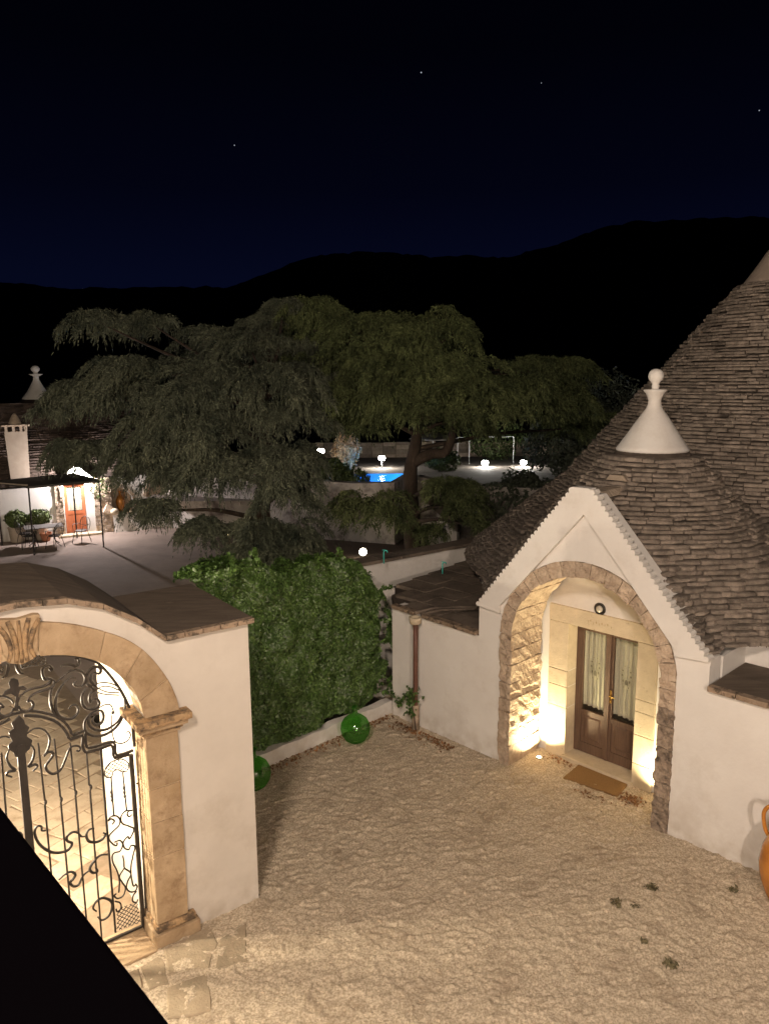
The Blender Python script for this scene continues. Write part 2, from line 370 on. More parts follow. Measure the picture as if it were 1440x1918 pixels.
hills('hills', [(-520, 5), (-260, 40), (-155, 71), (-107, 72), (-92, 82), (-78, 90), (-60, 96), (-46, 98), (-6, 98), (54, 94), (98, 93), (129, 102), (161, 115), (192, 120), (287, 121), (480, 125), (900, 90)], 150, 600, 5)

# far courtyard, path, passage paving
sheet('courtyard_floor', [(-30, 12.5), (-4.8, 12.5), (-3.4, 15.8), (-3.6, 20), (-4.5, 23.5), (-6, 26.2), (-7.5, 34), (-30, 34)], .004, M['court'])
sheet('path', [(-3.6, 16), (3, 16.5), (8, 27), (-7, 28), (-4.3, 23.5)], -.012, M['path'])

# packed gravel with real relief
def gravel():
    st = .018; xs = np.arange(-4.6, 6.6, st); ys = np.arange(3.2, 13.4, st); X, Y = np.meshgrid(xs, ys)
    wx = X + (vnoise(X, Y, 41, .16) - .5) * .12; wy = Y + (vnoise(X, Y, 42, .16) - .5) * .10
    z = (vnoise(wx * .8, wy * 1.15, 1, .070) ** 3) * .025 + (vnoise(wx, wy, 2, .034) ** 2) * .019 + vnoise(X, Y, 3, .022) * .011 + (vnoise(X, Y, 4, .9) - .5) * .03 + (vnoise(X, Y, 5, 2.4) - .5) * .03
    z = z - .012
    P = np.stack([X.ravel(), Y.ravel(), z.ravel()], 1)
    n = len(xs); i = np.arange(len(ys) - 1)[:, None] * n + np.arange(n - 1)[None]
    c = P[i.ravel()]
    q = c[:, :2] - np.array([GO.x, GO.y]); sn = q @ np.array([GN.x, GN.y]); ss = q @ np.array([GU.x, GU.y])
    f = c[:, :2] - np.array([FO.x, FO.y]); fn = f @ np.array([FN.x, FN.y]); fu = f @ np.array([FU.x, FU.y])
    keep = ~((sn < -.05) & (ss > -.02)) & (fn > -.95)
    Fq = np.stack([i, i + 1, i + n + 1, i + n], -1).reshape(-1, 4)[keep]
    o = np_mesh('gravel_courtyard', P, Fq, M['gravel'], smooth=True); props(o, kind='structure')
gravel()
sheet('gravel_verge', [(-6, -1), (12, -1), (12, 3.25), (-6, 3.25)], -.004, M['gravel'])
sheet('gravel_verge', [(6.55, 3.2), (12, 3.2), (12, 13), (6.55, 13)], -.004, M['gravel'])

def pebbles():
    r = np.random.default_rng(77); n = 5200; x = r.uniform(-1.9, 4.6, n); y = r.uniform(5.6, 12.4, n); q = np.stack([x, y], 1)
    f = (q - np.array([FO.x, FO.y])); ok = (f @ np.array([FN.x, FN.y]) > .12); g_ = q - np.array([GO.x, GO.y]); ok &= ~((g_ @ np.array([GN.x, GN.y]) < .45) & (g_ @ np.array([GU.x, GU.y]) > -.05)); x, y = x[ok], y[ok]; n = len(x)
    s = r.lognormal(-4.75, .38, n); base = np.array([[1, 0, 0], [0, 1, 0], [-1, 0, 0], [0, -1, 0], [0, 0, 1], [0, 0, -1]], float)
    V_ = base[None] * s[:, None, None] * r.uniform(.6, 1.2, (n, 6, 1)); V_[:, :, 2] *= .7; V_ = V_ + np.stack([x, y, .012 + s * .2], 1)[:, None]
    t = np.array([[0, 1, 4], [1, 2, 4], [2, 3, 4], [3, 0, 4], [1, 0, 5], [2, 1, 5], [3, 2, 5], [0, 3, 5]]); Fq = (np.arange(n)[:, None, None] * 6 + t[None]).reshape(-1, 3)
    props(np_mesh('loose_pebbles', V_.reshape(-1, 3), Fq, mat('pebble', (.32, .25, .18), (.58, .48, .36), 30, .9, island=.35), smooth=True), 'loose pebbles scattered over the gravel courtyard', 'pebbles', kind='stuff')
pebbles()
# paving flags seen through the gate: each stone its own piece
def paving():
    base = MB(); base.add([G(.2, -.36, .006), G(8.5, -.36, .006), G(8.5, -9.5, .006), G(.2, -9.5, .006)], [(0, 1, 2, 3)])
    root = base.build('paving', M['joint'], recalc=False); props(root, kind='structure')
    rr = random.Random(5); n = -.38; row = 0; cnt = 0; rest = MB()
    ang = R(24)
    def T(a, b): # diagonal rows
        return (a * math.cos(ang) - b * math.sin(ang), a * math.sin(ang) + b * math.cos(ang))
    b = -13.0
    while b < 4:
        h = rr.uniform(.27, .38); a = -4.0 + rr.random() * .4
        while a < 10:
            w = rr.uniform(.3, .62)
            pts = [(a + .008, b + .008), (a + w - .008, b + .008), (a + w - .008, b + h - .008), (a + .008, b + h - .008)]
            pts = [T(x + rr.uniform(-.022, .022), y + rr.uniform(-.022, .022)) for x, y in pts]
            if all(-9.3 < y < -.40 and .30 < x < 8.0 for x, y in pts) and not any(x < 1.12 and y > -1.67 for x, y in pts):
                z = .018 + rr.uniform(-.004, .004)
                cx = sum(p[0] for p in pts) / 4; cy = sum(p[1] for p in pts) / 4
                mb = MB(); lo = [G(x, y, 0.0) for x, y in pts]; mid = [G(x, y, z - .006) for x, y in pts]; hi = [G(cx + (x - cx) * .955, cy + (y - cy) * .955, z) for x, y in pts]
                vs = lo + mid + hi
                fs = [(8, 9, 10, 11)] + [(i, (i + 1) % 4, (i + 1) % 4 + 4, i + 4) for i in range(4)] + [(i + 4, (i + 1) % 4 + 4, (i + 1) % 4 + 8, i + 8) for i in range(4)]
                if cx < 4.6 and cnt < 290: mb.add(vs, fs); mb.build('paving_stone', M['flag'], root); cnt += 1
                else: rest.add(vs, fs)
            a += w
        b += h
    if rest.v: props(rest.build('paving_stone_remainder', M['flag'], root), kind='stuff')
paving()

# stone apron slabs outside the gate
ap = MB(); ap.add([G(.45, .03, -.01), G(2.6, .03, -.01), G(2.9, 2.2, -.01), G(1.5, 1.5, -.01)], [(0, 1, 2, 3)])
apron = ap.build('paving', M['joint'], recalc=False); props(apron, kind='structure')
for poly in ([(.62, .10), (1.14, .13), (1.22, .50), (.86, .66), (.66, .40)], [(1.17, .20), (1.40, .24), (1.42, .56), (1.24, .60)], [(.30, .28), (.60, .34), (.82, .70), (.52, .80)],
             [(1.43, .24), (1.95, .22), (2.0, .70), (1.47, .66)], [(.90, .70), (1.28, .64), (1.40, 1.0), (1.05, 1.15)], [(1.45, .72), (2.1, .76), (2.2, 1.4), (1.5, 1.2)]):
    mb = MB(); k = len(poly); cx = sum(p[0] for p in poly) / k; cy = sum(p[1] for p in poly) / k
    # densify and roughen the outline
    q = []
    for i in range(k):
        a, b = poly[i], poly[(i + 1) % k]
        for t in (0, .33, .66): q.append((a[0] + (b[0] - a[0]) * t + random.uniform(-.012, .012), a[1] + (b[1] - a[1]) * t + random.uniform(-.012, .012)))
    k = len(q)
    lo = [G(x, y, -.03) for x, y in q]; mid = [G(x, y, .016) for x, y in q]; hi = [G(cx + (x - cx) * .95, cy + (y - cy) * .95, .027) for x, y in q]
    mb.add(lo + mid + hi, [tuple(range(2 * k, 3 * k))] + [(i, (i + 1) % k, (i + 1) % k + k, i + k) for i in range(k)] + [(i + k, (i + 1) % k + k, (i + 1) % k + 2 * k, i + 2 * k) for i in range(k)])
    mb.build('paving_stone', M['apron'], apron)

# ================================================================== GATE WALL
gw = thing('gate_wall', 'thick white wall with the ochre stone archway and dark stone capping', 'wall', G(1.0, -.8, 0))
CAPL = [(-.0, 3.205), (.89, 3.205), (1.15, 3.44), (1.45, 3.63), (1.76, 3.74), (2.17, 3.775)]
CEN = 2.17
capr = [(2 * CEN - s, z) for s, z in reversed(CAPL[:-1])]
top = CAPL + capr
arch_o = [(.78, 2.30), (.80, 2.55), (.89, 2.82), (1.05, 3.09), (1.20, 3.25), (1.39, 3.38), (1.70, 3.53), (1.98, 3.61), (CEN, 3.63)]
arch_i = [(1.13, 2.32), (1.13, 2.46), (1.17, 2.66), (1.24, 2.82), (1.39, 3.02), (1.50, 3.12), (1.65, 3.21), (1.90, 3.29), (CEN, 3.31)]
mir = lambda l: [(2 * CEN - s, z) for s, z in reversed(l[:-1])]
sm = lambda l: [(p.x, p.y) for p in spline([(a, b, 0) for a, b in l], 3)]
AO = sm(arch_o + mir(arch_o)); AI = sm(arch_i + mir(arch_i))
poly = [(0, 0), (0, 3.205)] + top[1:] + [(2 * CEN, 0)]
# opening at the inner arch
poly = poly[:-1] + [(4.34, 3.205), (4.34, 0), (3.21, 0), (3.21, 2.32)] + list(reversed(AI))[1:-1] + [(1.13, 2.32), (1.13, 0)]
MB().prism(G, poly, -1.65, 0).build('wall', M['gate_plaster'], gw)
# dressed stone: pillars of blocks, mouldings, voussoirs
def block(fr, a0, a1, b0, b1, z0, z1, mt, parent, name='stone_block', bev=.006, jit=.0):
    mb = MB(); mb.box(fr, a0, a1, b0, b1, z0, z1)
    if jit:
        for v in mb.v: v += Vector((random.uniform(-jit, jit), random.uniform(-jit, jit), 0))
    return mb.build(name, mt, parent, bevel=bev)
for sgn in (1, -1):
    f = (lambda s, n, z: G(s, n, z)) if sgn == 1 else (lambda s, n, z: G(2 * CEN - s, n, z))
    for z0, z1 in ((.24, .98), (.985, 1.36), (1.365, 1.72), (1.725, 2.27)):
        block(f, .815 + random.uniform(-.008, .008), 1.145, -.34, .045, z0, z1 - .004, M['gate_stone'], gw, jit=.002)
    MB().box(f, .835, 1.135, -.33, .036, .24, 2.27).build('mortar', M['mortar'], gw)
    # base: plinth with a worn upper roll
    block(f, .715, 1.185, -.30, .10, -.02, .155, M['gate_stone'], gw, 'plinth', .012)
    block(f, .745, 1.165, -.32, .075, .157, .238, M['lichen_stone'], gw, 'plinth_moulding', .02)
    # capital: neck roll, cavetto, abacus
    block(f, .795, 1.17, -.34, .065, 2.272, 2.305, M['gate_stone'], gw, 'neck_moulding', .012)
    block(f, .775, 1.19, -.34, .085, 2.307, 2.345, M['lichen_stone'], gw, 'capital_moulding', .012)
    block(f, .735, 1.225, -.36, .125, 2.347, 2.40, M['gate_stone'], gw, 'capital_moulding', .012)
    block(f, .70, 1.26, -.38, .16, 2.402, 2.475, M['lichen_stone'], gw, 'abacus', .014)
def arc_pt(path, t):
    n = len(path) - 1; x = t * n; i = min(int(x), n - 1); f_ = x - i
    return (path[i][0] * (1 - f_) + path[i + 1][0] * f_, path[i][1] * (1 - f_) + path[i + 1][1] * f_)
cuts = [.035, .125, .215, .325, .465, .535, .675, .785, .875, .965]
for a, b in zip(cuts[:-1], cuts[1:]):
    if a == .465: continue
    K = 6; o = [arc_pt(AO, a + .0012 + (b - a - .0024) * k / K) for k in range(K + 1)]; i_ = [arc_pt(AI, a + .0012 + (b - a - .0024) * k / K) for k in range(K + 1)]
    MB().prism(G, o + list(reversed(i_)), -.34, .035 + random.uniform(-.004, .006)).build('voussoir', M['gate_stone'], gw, bevel=.005)
MB().prism(G, [(2 * CEN - p[0] if False else p[0], p[1] - .012) for p in AO] + [(p[0], p[1] + .012) for p in reversed(AI)], -.33, .024).build('mortar', M['mortar'], gw)
# keystone with carved scrolls
KF = .56
ks = [(2.34, 3.30), (2.42, 3.40), (2.44, 3.52), (2.49, 3.69), (2.40, 3.70), (2.17, 3.68), (1.94, 3.70), (1.85, 3.69), (1.90, 3.52), (1.92, 3.40), (2.0, 3.30), (2.17, 3.27)]
ks = [(CEN + (p[0] - CEN) * KF, p[1]) for p in ks]
MB().prism(G, ks, -.34, .07).build('keystone', M['gate_stone'], gw, bevel=.012)
kc = MB()
KP = lambda pts: [(CEN + (p[0] - CEN) * KF, p[1]) for p in pts]
for pts, rr_ in (([(1.87, 3.66), (1.98, 3.55), (2.03, 3.42), (1.98, 3.32)], .028), ([(2.47, 3.66), (2.36, 3.55), (2.31, 3.42), (2.36, 3.32)], .028),
                 ([(2.02, 3.68), (2.08, 3.56), (2.11, 3.42), (2.09, 3.30)], .03), ([(2.32, 3.68), (2.26, 3.56), (2.23, 3.42), (2.25, 3.30)], .03), ([(2.17, 3.67), (2.17, 3.5), (2.17, 3.29)], .022)):
    pts = KP(pts); rr_ *= .72
    kc.tube([G(p.x, .07, p.y) for p in spline([(a, b, 0) for a, b in pts], 5)], [rr_ * (1.15 - .5 * abs(t / 15 - .35)) for t in range(len(spline([(a, b, 0) for a, b in pts], 5)))], 8)
kc.build('keystone_carving', M['lichen_stone'], gw, smooth=True)
# capping slabs (dark top sheets with a thin tile edge)
for i in range(len(top) - 1):
    (s0, z0), (s1, z1) = top[i], top[i + 1]
    L = math.hypot(s1 - s0, z1 - z0)
    if i == 0: s0 = -.05
    if i == len(top) - 2: s1 += .05
    MB().hexa([G(s0, .025, z0 + .028), G(s1, .025, z1 + .028), G(s1, -1.66, z1 + .028), G(s0, -1.66, z0 + .028), G(s0, .025, z0 + .052), G(s1, .025, z1 + .052), G(s1, -1.66, z1 + .052), G(s0, -1.66, z0 + .052)]).build('cap_slab', M['capslab'], gw)
    k = max(1, round(L / .17))
    for j in range(k):
        a = j / k; b = (j + 1) / k - .012
        p0 = (s0 + (s1 - s0) * a, z0 + (z1 - z0) * a); p1 = (s0 + (s1 - s0) * b, z0 + (z1 - z0) * b); e = random.uniform(-.004, .006)
        MB().hexa([G(p0[0], -.02, p0[1]), G(p0[0], .055 + e, p0[1]), G(p1[0], .055 + e, p1[1]), G(p1[0], -.02, p1[1]), G(p0[0], -.02, p0[1] + .054), G(p0[0], .055 + e, p0[1] + .054), G(p1[0], .055 + e, p1[1] + .054), G(p1[0], -.02, p1[1] + .054)]).build('cap_tile', M['capedge'], gw)
block(G, -.055, -.03, -1.64, .02, 3.205, 3.255, M['capedge'], gw, 'cap_edge')
# stone sill under the gate
block(G, 1.186, 3.15, -.40, .02, -.03, .014, M['gate_stone'], gw, 'threshold', .015)
block(G, 1.18, 3.15, .022, .12, -.02, .03, M['gate_stone'], gw, 'threshold', .015)

# lantern inside the passage
ln = thing('wall_lantern', 'small lit lantern on the inner wall of the gate passage', 'lantern', G(3.16, -.95, 2.05))
MB().tube([G(3.20, -.95, 2.28), G(3.08, -.95, 2.34), G(3.02, -.95, 2.30)], .012).build('bracket', M['iron'], ln)
MB().lathe([(.07, 0), (.075, .02), (.02, .08), (.005, .1)], G(3.02, -.95, 2.24), 12).build('hood', M['iron'], ln)

yl = thing('fill_lamp_post', 'added unseen lamp on a post, brightening the yard left of the gate passage', 'lantern', G(6.5, -4.5, 0))  # post and hood added out of view to carry the fill light
MB().tube([G(6.5, -4.5, 0), G(6.5, -4.5, 2.46)], .035, 8).build('post', M['iron'], yl); MB().lathe([(.12, 0), (.13, .02), (.03, .10), (.01, .12)], G(6.5, -4.5, 2.74), 12).build('hood', M['iron'], yl)
# ------------------------------------------------------------------ ironwork
IR = json.loads('''{"over":{"arc":[[1.87,3.186],[1.748,3.158],[1.642,3.125],[1.535,3.07],[1.446,3.005],[1.377,2.912],[1.316,2.809],[1.256,2.69],[1.206,2.561],[1.173,2.447],[1.16,2.337],[1.158,2.218],[1.154,2.054]],"rail":[[2.203,2.696],[2.084,2.688],[1.974,2.643],[1.864,2.573],[1.79,2.492],[1.75,2.409],[1.723,2.345],[1.615,2.36],[1.615,2.298],[1.616,2.215],[1.591,2.171],[1.486,2.17],[1.38,2.17],[1.343,2.128],[1.336,2.013],[1.171,2.016]],"s":[[[1.839,2.897],[1.782,2.943],[1.716,2.982],[1.679,2.988],[1.643,2.98],[1.591,2.942],[1.572,2.882],[1.589,2.835],[1.628,2.81],[1.668,2.83],[1.68,2.858],[1.656,2.877]],[[1.658,2.903],[1.712,2.916],[1.769,2.88],[1.818,2.822],[1.851,2.741],[1.858,2.652],[1.837,2.576],[1.787,2.527],[1.724,2.514],[1.676,2.542],[1.659,2.588],[1.678,2.634],[1.714,2.644],[1.744,2.616]],[[1.854,2.886],[1.884,2.839],[1.899,2.763],[1.896,2.682],[1.879,2.618],[1.856,2.571]],[[2.177,2.796],[2.157,2.84],[2.102,2.884],[2.032,2.896],[1.954,2.896],[1.9,2.912],[1.88,2.942],[1.905,2.958],[1.932,2.959],[1.946,3.002],[1.946,3.051],[1.931,3.077],[1.887,3.082],[1.859,3.046],[1.873,3.029],[1.889,3.053]],[[2.172,2.756],[2.155,2.712],[2.109,2.69],[2.065,2.708],[2.049,2.743],[2.068,2.782],[2.098,2.776]],[[2.098,2.78],[2.064,2.826],[2.002,2.849],[1.922,2.858],[1.868,2.874],[1.851,2.92],[1.871,2.95]],[[1.568,2.881],[1.545,2.936],[1.495,2.975],[1.44,2.962],[1.424,2.923],[1.444,2.897],[1.481,2.916]],[[1.481,2.916],[1.515,2.899],[1.523,2.85],[1.498,2.803],[1.481,2.778]],[[1.499,2.793],[1.565,2.784],[1.611,2.729],[1.621,2.66],[1.598,2.592],[1.544,2.557],[1.487,2.563],[1.461,2.597],[1.481,2.644],[1.528,2.646],[1.549,2.621]],[[1.493,2.74],[1.533,2.719],[1.551,2.662],[1.545,2.614]],[[1.489,2.532],[1.557,2.509],[1.608,2.451],[1.614,2.37],[1.581,2.309],[1.499,2.264],[1.402,2.267],[1.311,2.315],[1.246,2.403],[1.219,2.502],[1.22,2.576]],[[1.484,2.531],[1.443,2.509],[1.433,2.444],[1.461,2.389],[1.509,2.387],[1.539,2.432],[1.517,2.472]],[[1.501,2.494],[1.548,2.497],[1.575,2.452],[1.557,2.375],[1.494,2.325],[1.399,2.314],[1.308,2.357],[1.249,2.435]],[[1.658,3.093],[1.626,3.086],[1.62,3.045],[1.649,3.021],[1.693,3.042],[1.747,3.054],[1.783,3.052]],[[2.153,3.187],[2.161,3.141],[2.138,3.073],[2.105,3.06]],[[1.563,2.88],[1.562,2.829],[1.537,2.792],[1.494,2.73]]],"thin":[[[1.499,2.793],[1.432,2.802],[1.348,2.776],[1.283,2.728],[1.252,2.679]],[[1.499,2.793],[1.446,2.738],[1.373,2.689],[1.268,2.657]],[[1.484,2.737],[1.426,2.759],[1.35,2.74],[1.267,2.682]],[[1.481,2.716],[1.403,2.675],[1.27,2.631]],[[1.483,2.546],[1.41,2.568],[1.354,2.548],[1.334,2.48]],[[1.356,2.444],[1.364,2.33],[1.356,2.222],[1.332,2.151],[1.274,2.123],[1.214,2.137],[1.186,2.183],[1.198,2.224],[1.228,2.227]]],"basket":[[2.123,3.151],[2.066,3.215],[1.973,3.204],[1.916,3.162],[1.929,3.106],[2.049,3.114],[2.109,3.109]],"fleur":[[2.189,2.858],[2.228,2.897],[2.299,2.896],[2.274,2.938],[2.232,2.946],[2.24,3.006],[2.216,3.038],[2.191,3.04],[2.159,3.015],[2.154,2.975],[2.161,2.948],[2.122,2.948],[2.091,2.911],[2.109,2.901],[2.151,2.916],[2.167,2.872],[2.18,2.719],[2.217,2.729]],"ball":[[1.34,2.466]]},"leaf":{"top":[[2.138,2.658],[2.003,2.612],[1.885,2.539],[1.819,2.459],[1.78,2.377],[1.753,2.307],[1.646,2.317],[1.648,2.224],[1.639,2.159],[1.603,2.132],[1.479,2.131],[1.382,2.139],[1.362,2.074],[1.357,1.993],[1.213,1.986]],"plate":[[2.179,2.68],[2.141,2.62],[2.136,2.579],[2.104,2.54],[2.125,2.497],[2.133,2.459],[2.089,2.407],[2.113,2.334],[2.159,2.298],[2.158,2.257],[2.245,2.289],[2.258,2.338],[2.293,2.378],[2.294,2.418],[2.257,2.446],[2.277,2.511],[2.279,2.541],[2.239,2.569],[2.251,2.621],[2.215,2.65]],"bars":[[[2.038,2.353],[2.027,1.782],[2.021,1.745],[2.029,1.714],[2.028,1.046]],[[1.895,2.355],[1.887,1.768],[1.879,1.725],[1.887,1.687],[1.882,0.731]],[[1.758,2.269],[1.751,1.78],[1.743,1.748],[1.75,1.721],[1.745,0.424]],[[1.616,2.122],[1.616,1.793],[1.601,1.759],[1.612,1.721],[1.614,0.124]]],"stile":[[1.484,2.117],[1.475,0.097]],"frame":[[1.195,1.98],[1.189,0.054]],"post":[[1.137,2.107],[1.14,-0.008]],"bottom":[[1.559,0.034],[1.166,0.044]],"s":[[[2.041,1.457],[2.075,1.47],[2.076,1.511],[2.11,1.529],[2.138,1.488],[2.13,1.404],[2.088,1.306],[2.004,1.214],[1.915,1.179],[1.853,1.184],[1.818,1.236],[1.856,1.275],[1.858,1.323],[1.809,1.352],[1.759,1.327],[1.721,1.271],[1.668,1.263]],[[1.6,1.316],[1.654,1.318],[1.679,1.267],[1.662,1.2],[1.6,1.164],[1.535,1.169],[1.499,1.211],[1.519,1.237]],[[1.967,0.901],[1.913,0.933],[1.85,0.943],[1.812,0.896],[1.836,0.858],[1.864,0.833],[1.841,0.781],[1.789,0.777],[1.741,0.854],[1.674,0.888]],[[1.493,0.987],[1.568,1.005],[1.636,0.958],[1.673,0.9],[1.645,0.845],[1.601,0.846],[1.619,0.896]],[[1.643,0.415],[1.672,0.466],[1.635,0.525],[1.568,0.533],[1.495,0.463],[1.49,0.385],[1.528,0.313],[1.596,0.294],[1.636,0.35]],[[2.132,2.469],[2.073,2.502],[2.013,2.494],[1.963,2.45],[1.934,2.371],[1.949,2.294],[1.98,2.233],[2.0,2.213],[1.962,2.237],[1.927,2.227],[1.921,2.194],[1.961,2.145],[1.991,2.103],[1.977,2.048],[1.927,2.006],[1.861,2.031],[1.808,2.128],[1.765,2.218],[1.708,2.227],[1.673,2.201],[1.68,2.166],[1.708,2.175]],[[2.102,2.36],[2.077,2.293],[2.097,2.208],[2.136,2.15],[2.084,2.153],[2.064,2.127],[2.106,2.09]]],"thin":[[[1.427,1.294],[1.403,1.322],[1.434,1.357],[1.463,1.343],[1.433,1.381],[1.378,1.368],[1.348,1.314],[1.363,1.258],[1.422,1.218],[1.463,1.184],[1.466,1.137],[1.431,1.074],[1.4,1.049],[1.392,1.077]],[[1.224,1.33],[1.253,1.316],[1.273,1.348],[1.254,1.378],[1.221,1.372],[1.287,1.39],[1.335,1.346],[1.329,1.27],[1.265,1.215],[1.217,1.166],[1.238,1.111],[1.269,1.073],[1.284,1.104],[1.332,1.06],[1.325,0.995],[1.282,0.959],[1.257,0.994],[1.219,0.966],[1.241,0.887],[1.271,0.773],[1.278,0.661],[1.263,0.54],[1.234,0.541]],[[1.419,1.094],[1.363,1.091],[1.339,1.038],[1.371,0.976],[1.427,0.979],[1.451,0.946],[1.445,0.869],[1.409,0.753],[1.399,0.649],[1.412,0.528]],[[1.347,0.916],[1.34,0.851],[1.339,0.775],[1.297,0.72],[1.278,0.674],[1.316,0.614],[1.332,0.544],[1.301,0.486],[1.25,0.471],[1.225,0.511],[1.24,0.549]],[[1.339,0.775],[1.395,0.698],[1.372,0.625],[1.343,0.549],[1.371,0.472],[1.428,0.465],[1.459,0.51],[1.435,0.525]],[[1.234,0.464],[1.271,0.428],[1.28,0.368],[1.242,0.338],[1.228,0.365]],[[1.457,0.446],[1.409,0.406],[1.402,0.345],[1.438,0.317],[1.452,0.355]],[[1.404,1.8],[1.404,1.389]],[[1.287,1.81],[1.276,1.392]]],"knots":[[1.411,1.641],[1.41,1.598],[1.409,1.555],[1.286,1.646],[1.285,1.597],[1.283,1.554]],"basket":[[1.465,1.862],[1.439,1.925],[1.371,1.963],[1.283,1.954],[1.226,1.893],[1.236,1.824],[1.282,1.815],[1.334,1.856],[1.378,1.852],[1.392,1.809],[1.436,1.805],[1.461,1.831]],"lattice":[[1.401,0.358],[1.23,0.333],[1.213,0.091],[1.464,0.104],[1.45,0.303]],"lugs":[[[1.163,1.648],[1.107,1.635]],[[1.136,0.902],[1.104,0.89]]]}}''')
NI = -.30
def ip(p, mirr=False, n=NI): return G((2 * 2.195 - p[0]) if mirr else p[0], n, p[1])
def iron_curve(mb, pts, rad, mirr=False, k=5, sides=6, taper=True):
    q = spline([(a, b, 0) for a, b in pts], k); n = len(q)
    rads = [rad * (1 if not taper else (.65 + .55 * math.sin(math.pi * min(max(i / (n - 1), 0), 1)))) for i in range(n)]
    mb.tube([ip((p.x, p.y), mirr) for p in q], rads, sides)
def inside(p, poly):
    c = False; j = len(poly) - 1
    for i in range(len(poly)):
        if (poly[i][1] > p[1]) != (poly[j][1] > p[1]) and p[0] < (poly[j][0] - poly[i][0]) * (p[1] - poly[i][1]) / (poly[j][1] - poly[i][1]) + poly[i][0]: c = not c
        j = i
    return c
def lattice(mb, poly, sp_, rad, mirr):
    cx = sum(p[0] for p in poly) / len(poly); cz = sum(p[1] for p in poly) / len(poly)
    for d in ((1, 1), (1, -1)):
        dn = (d[1] * .7071, -d[0] * .7071); dd = (d[0] * .7071, d[1] * .7071)
        for k in range(-12, 13):
            run = []
            for t in range(-60, 61):
                p = (cx + dn[0] * k * sp_ + dd[0] * t * .008, cz + dn[1] * k * sp_ + dd[1] * t * .008)
                if inside(p, poly): run.append(p)
                elif run: break
            if len(run) > 2: mb.tube([ip(run[0], mirr), ip(run[-1], mirr)], rad, 4)
def leaf(mirr, label):
    root = thing('gate_leaf', label, 'gate', ip((1.6, 0), mirr, NI), 'leaves of the wrought iron gate')
    D = IR['leaf']
    fr = MB()
    for nm, r_ in (('stile', .013), ('frame', .027), ('bottom', .017)): fr.tube([ip(p, mirr) for p in D[nm]], r_, 4, flat=GN)
    fr.tube([ip((2.16, .03), mirr), ip((1.55, .03), mirr)], .014, 4, flat=GN)
    iron_curve(fr, D['top'], .018, mirr, 2, 4, False)
    fr.build('frame', M['iron'], root)
    for k, b in enumerate(D['bars']):
        b = b[:-1] + [(b[-1][0] + (b[-1][0] - b[-2][0]) * (b[-1][1] - .04) / max(b[-2][1] - b[-1][1], .01), .04)]
        mb = MB(); mb.tube([ip(p, mirr) for p in b], [.0095] + [.0105] * (len(b) - 2) + [.0095], 6)
        if len(b) > 3: mb.lathe([(.004, -.03), (.014, -.012), (.016, 0), (.014, .012), (.004, .03)], ip(b[2], mirr), 8)
        mb.build('bar', M['iron'], root)
    if not mirr:
        mb = MB(); post = D['plate']
        mb.prism(lambda s, n, z: G(s, n, z), D['plate'], NI + .01, NI + .03); mb.build('post_plate', M['iron'], root, bevel=.003)
        MB().box(G, 2.158, 2.228, NI - .01, NI + .035, .03, 2.40).build('meeting_post', M['iron'], root, bevel=.004)
    for c in D['s']:
        mb = MB(); iron_curve(mb, c, .0125, mirr); mb.build('scroll', M['iron'], root, smooth=True)
    for c in D['thin']:
        mb = MB(); iron_curve(mb, c, .0085, mirr, taper=False); mb.build('scroll', M['iron'], root, smooth=True)
    for p in D['knots']: MB().lathe([(.004, -.026), (.013, -.008), (.016, 0), (.013, .008), (.004, .026)], ip(p, mirr), 8).build('knot', M['iron'], root)
    la = MB(); lattice(la, D['basket'], .029, .0035, mirr); iron_curve(la, D['basket'] + [D['basket'][0]], .006, mirr, 4, 5, False); la.build('basket_lattice', M['iron'], root)
    lb = MB(); lattice(lb, D['lattice'], .034, .0042, mirr); la2 = lb.build('foot_lattice', M['iron'], root)
    return root
leaf(False, 'right-hand wrought iron gate leaf standing between the thick meeting post and the stone pillar')
leaf(True, 'left-hand wrought iron gate leaf, cut off by the left picture edge')
D = IR['over']
op = thing('gate_overpanel', 'arched wrought iron overpanel of scrolls and loops above the gate leaves', 'ironwork', ip((2.19, 2.5)))
for mirr in (False, True):
    fr = MB(); iron_curve(fr, D['arc'], .018, mirr, 4, 4, False); iron_curve(fr, D['rail'], .017, mirr, 2, 4, False)
    fr.tube([ip((1.115, 1.90), mirr), ip((1.150, -.0), mirr)], .019, 4, flat=GN)
    for l in IR['leaf']['lugs']: fr.tube([ip(p, mirr) for p in l], .009, 6)
    fr.build('frame', M['iron'], op)
    for c in D['s']:
        mb = MB(); iron_curve(mb, c, .0135, mirr); mb.build('scroll', M['iron'], op, smooth=True)
    for c in D['thin']:
        mb = MB(); iron_curve(mb, c, .0065, mirr, taper=False); mb.build('scroll', M['iron'], op, smooth=True)
    la = MB(); lattice(la, D['basket'], .036, .0048, mirr); iron_curve(la, D['basket'] + [D['basket'][0]], .006, mirr, 4, 5, False); la.build('basket_lattice', M['iron'], op)
    bl = MB()
    for p in D['ball']: bl.lathe([(.001, -.018), (.013, -.012), (.018, 0), (.013, .012), (.001, .018)], ip(p, mirr), 10)
    bl.build('iron_ball', M['iron'], op, smooth=True)
MB().prism(G, D['fleur'], NI, NI + .018).build('fleur_ornament', M['iron'], op, bevel=.004)

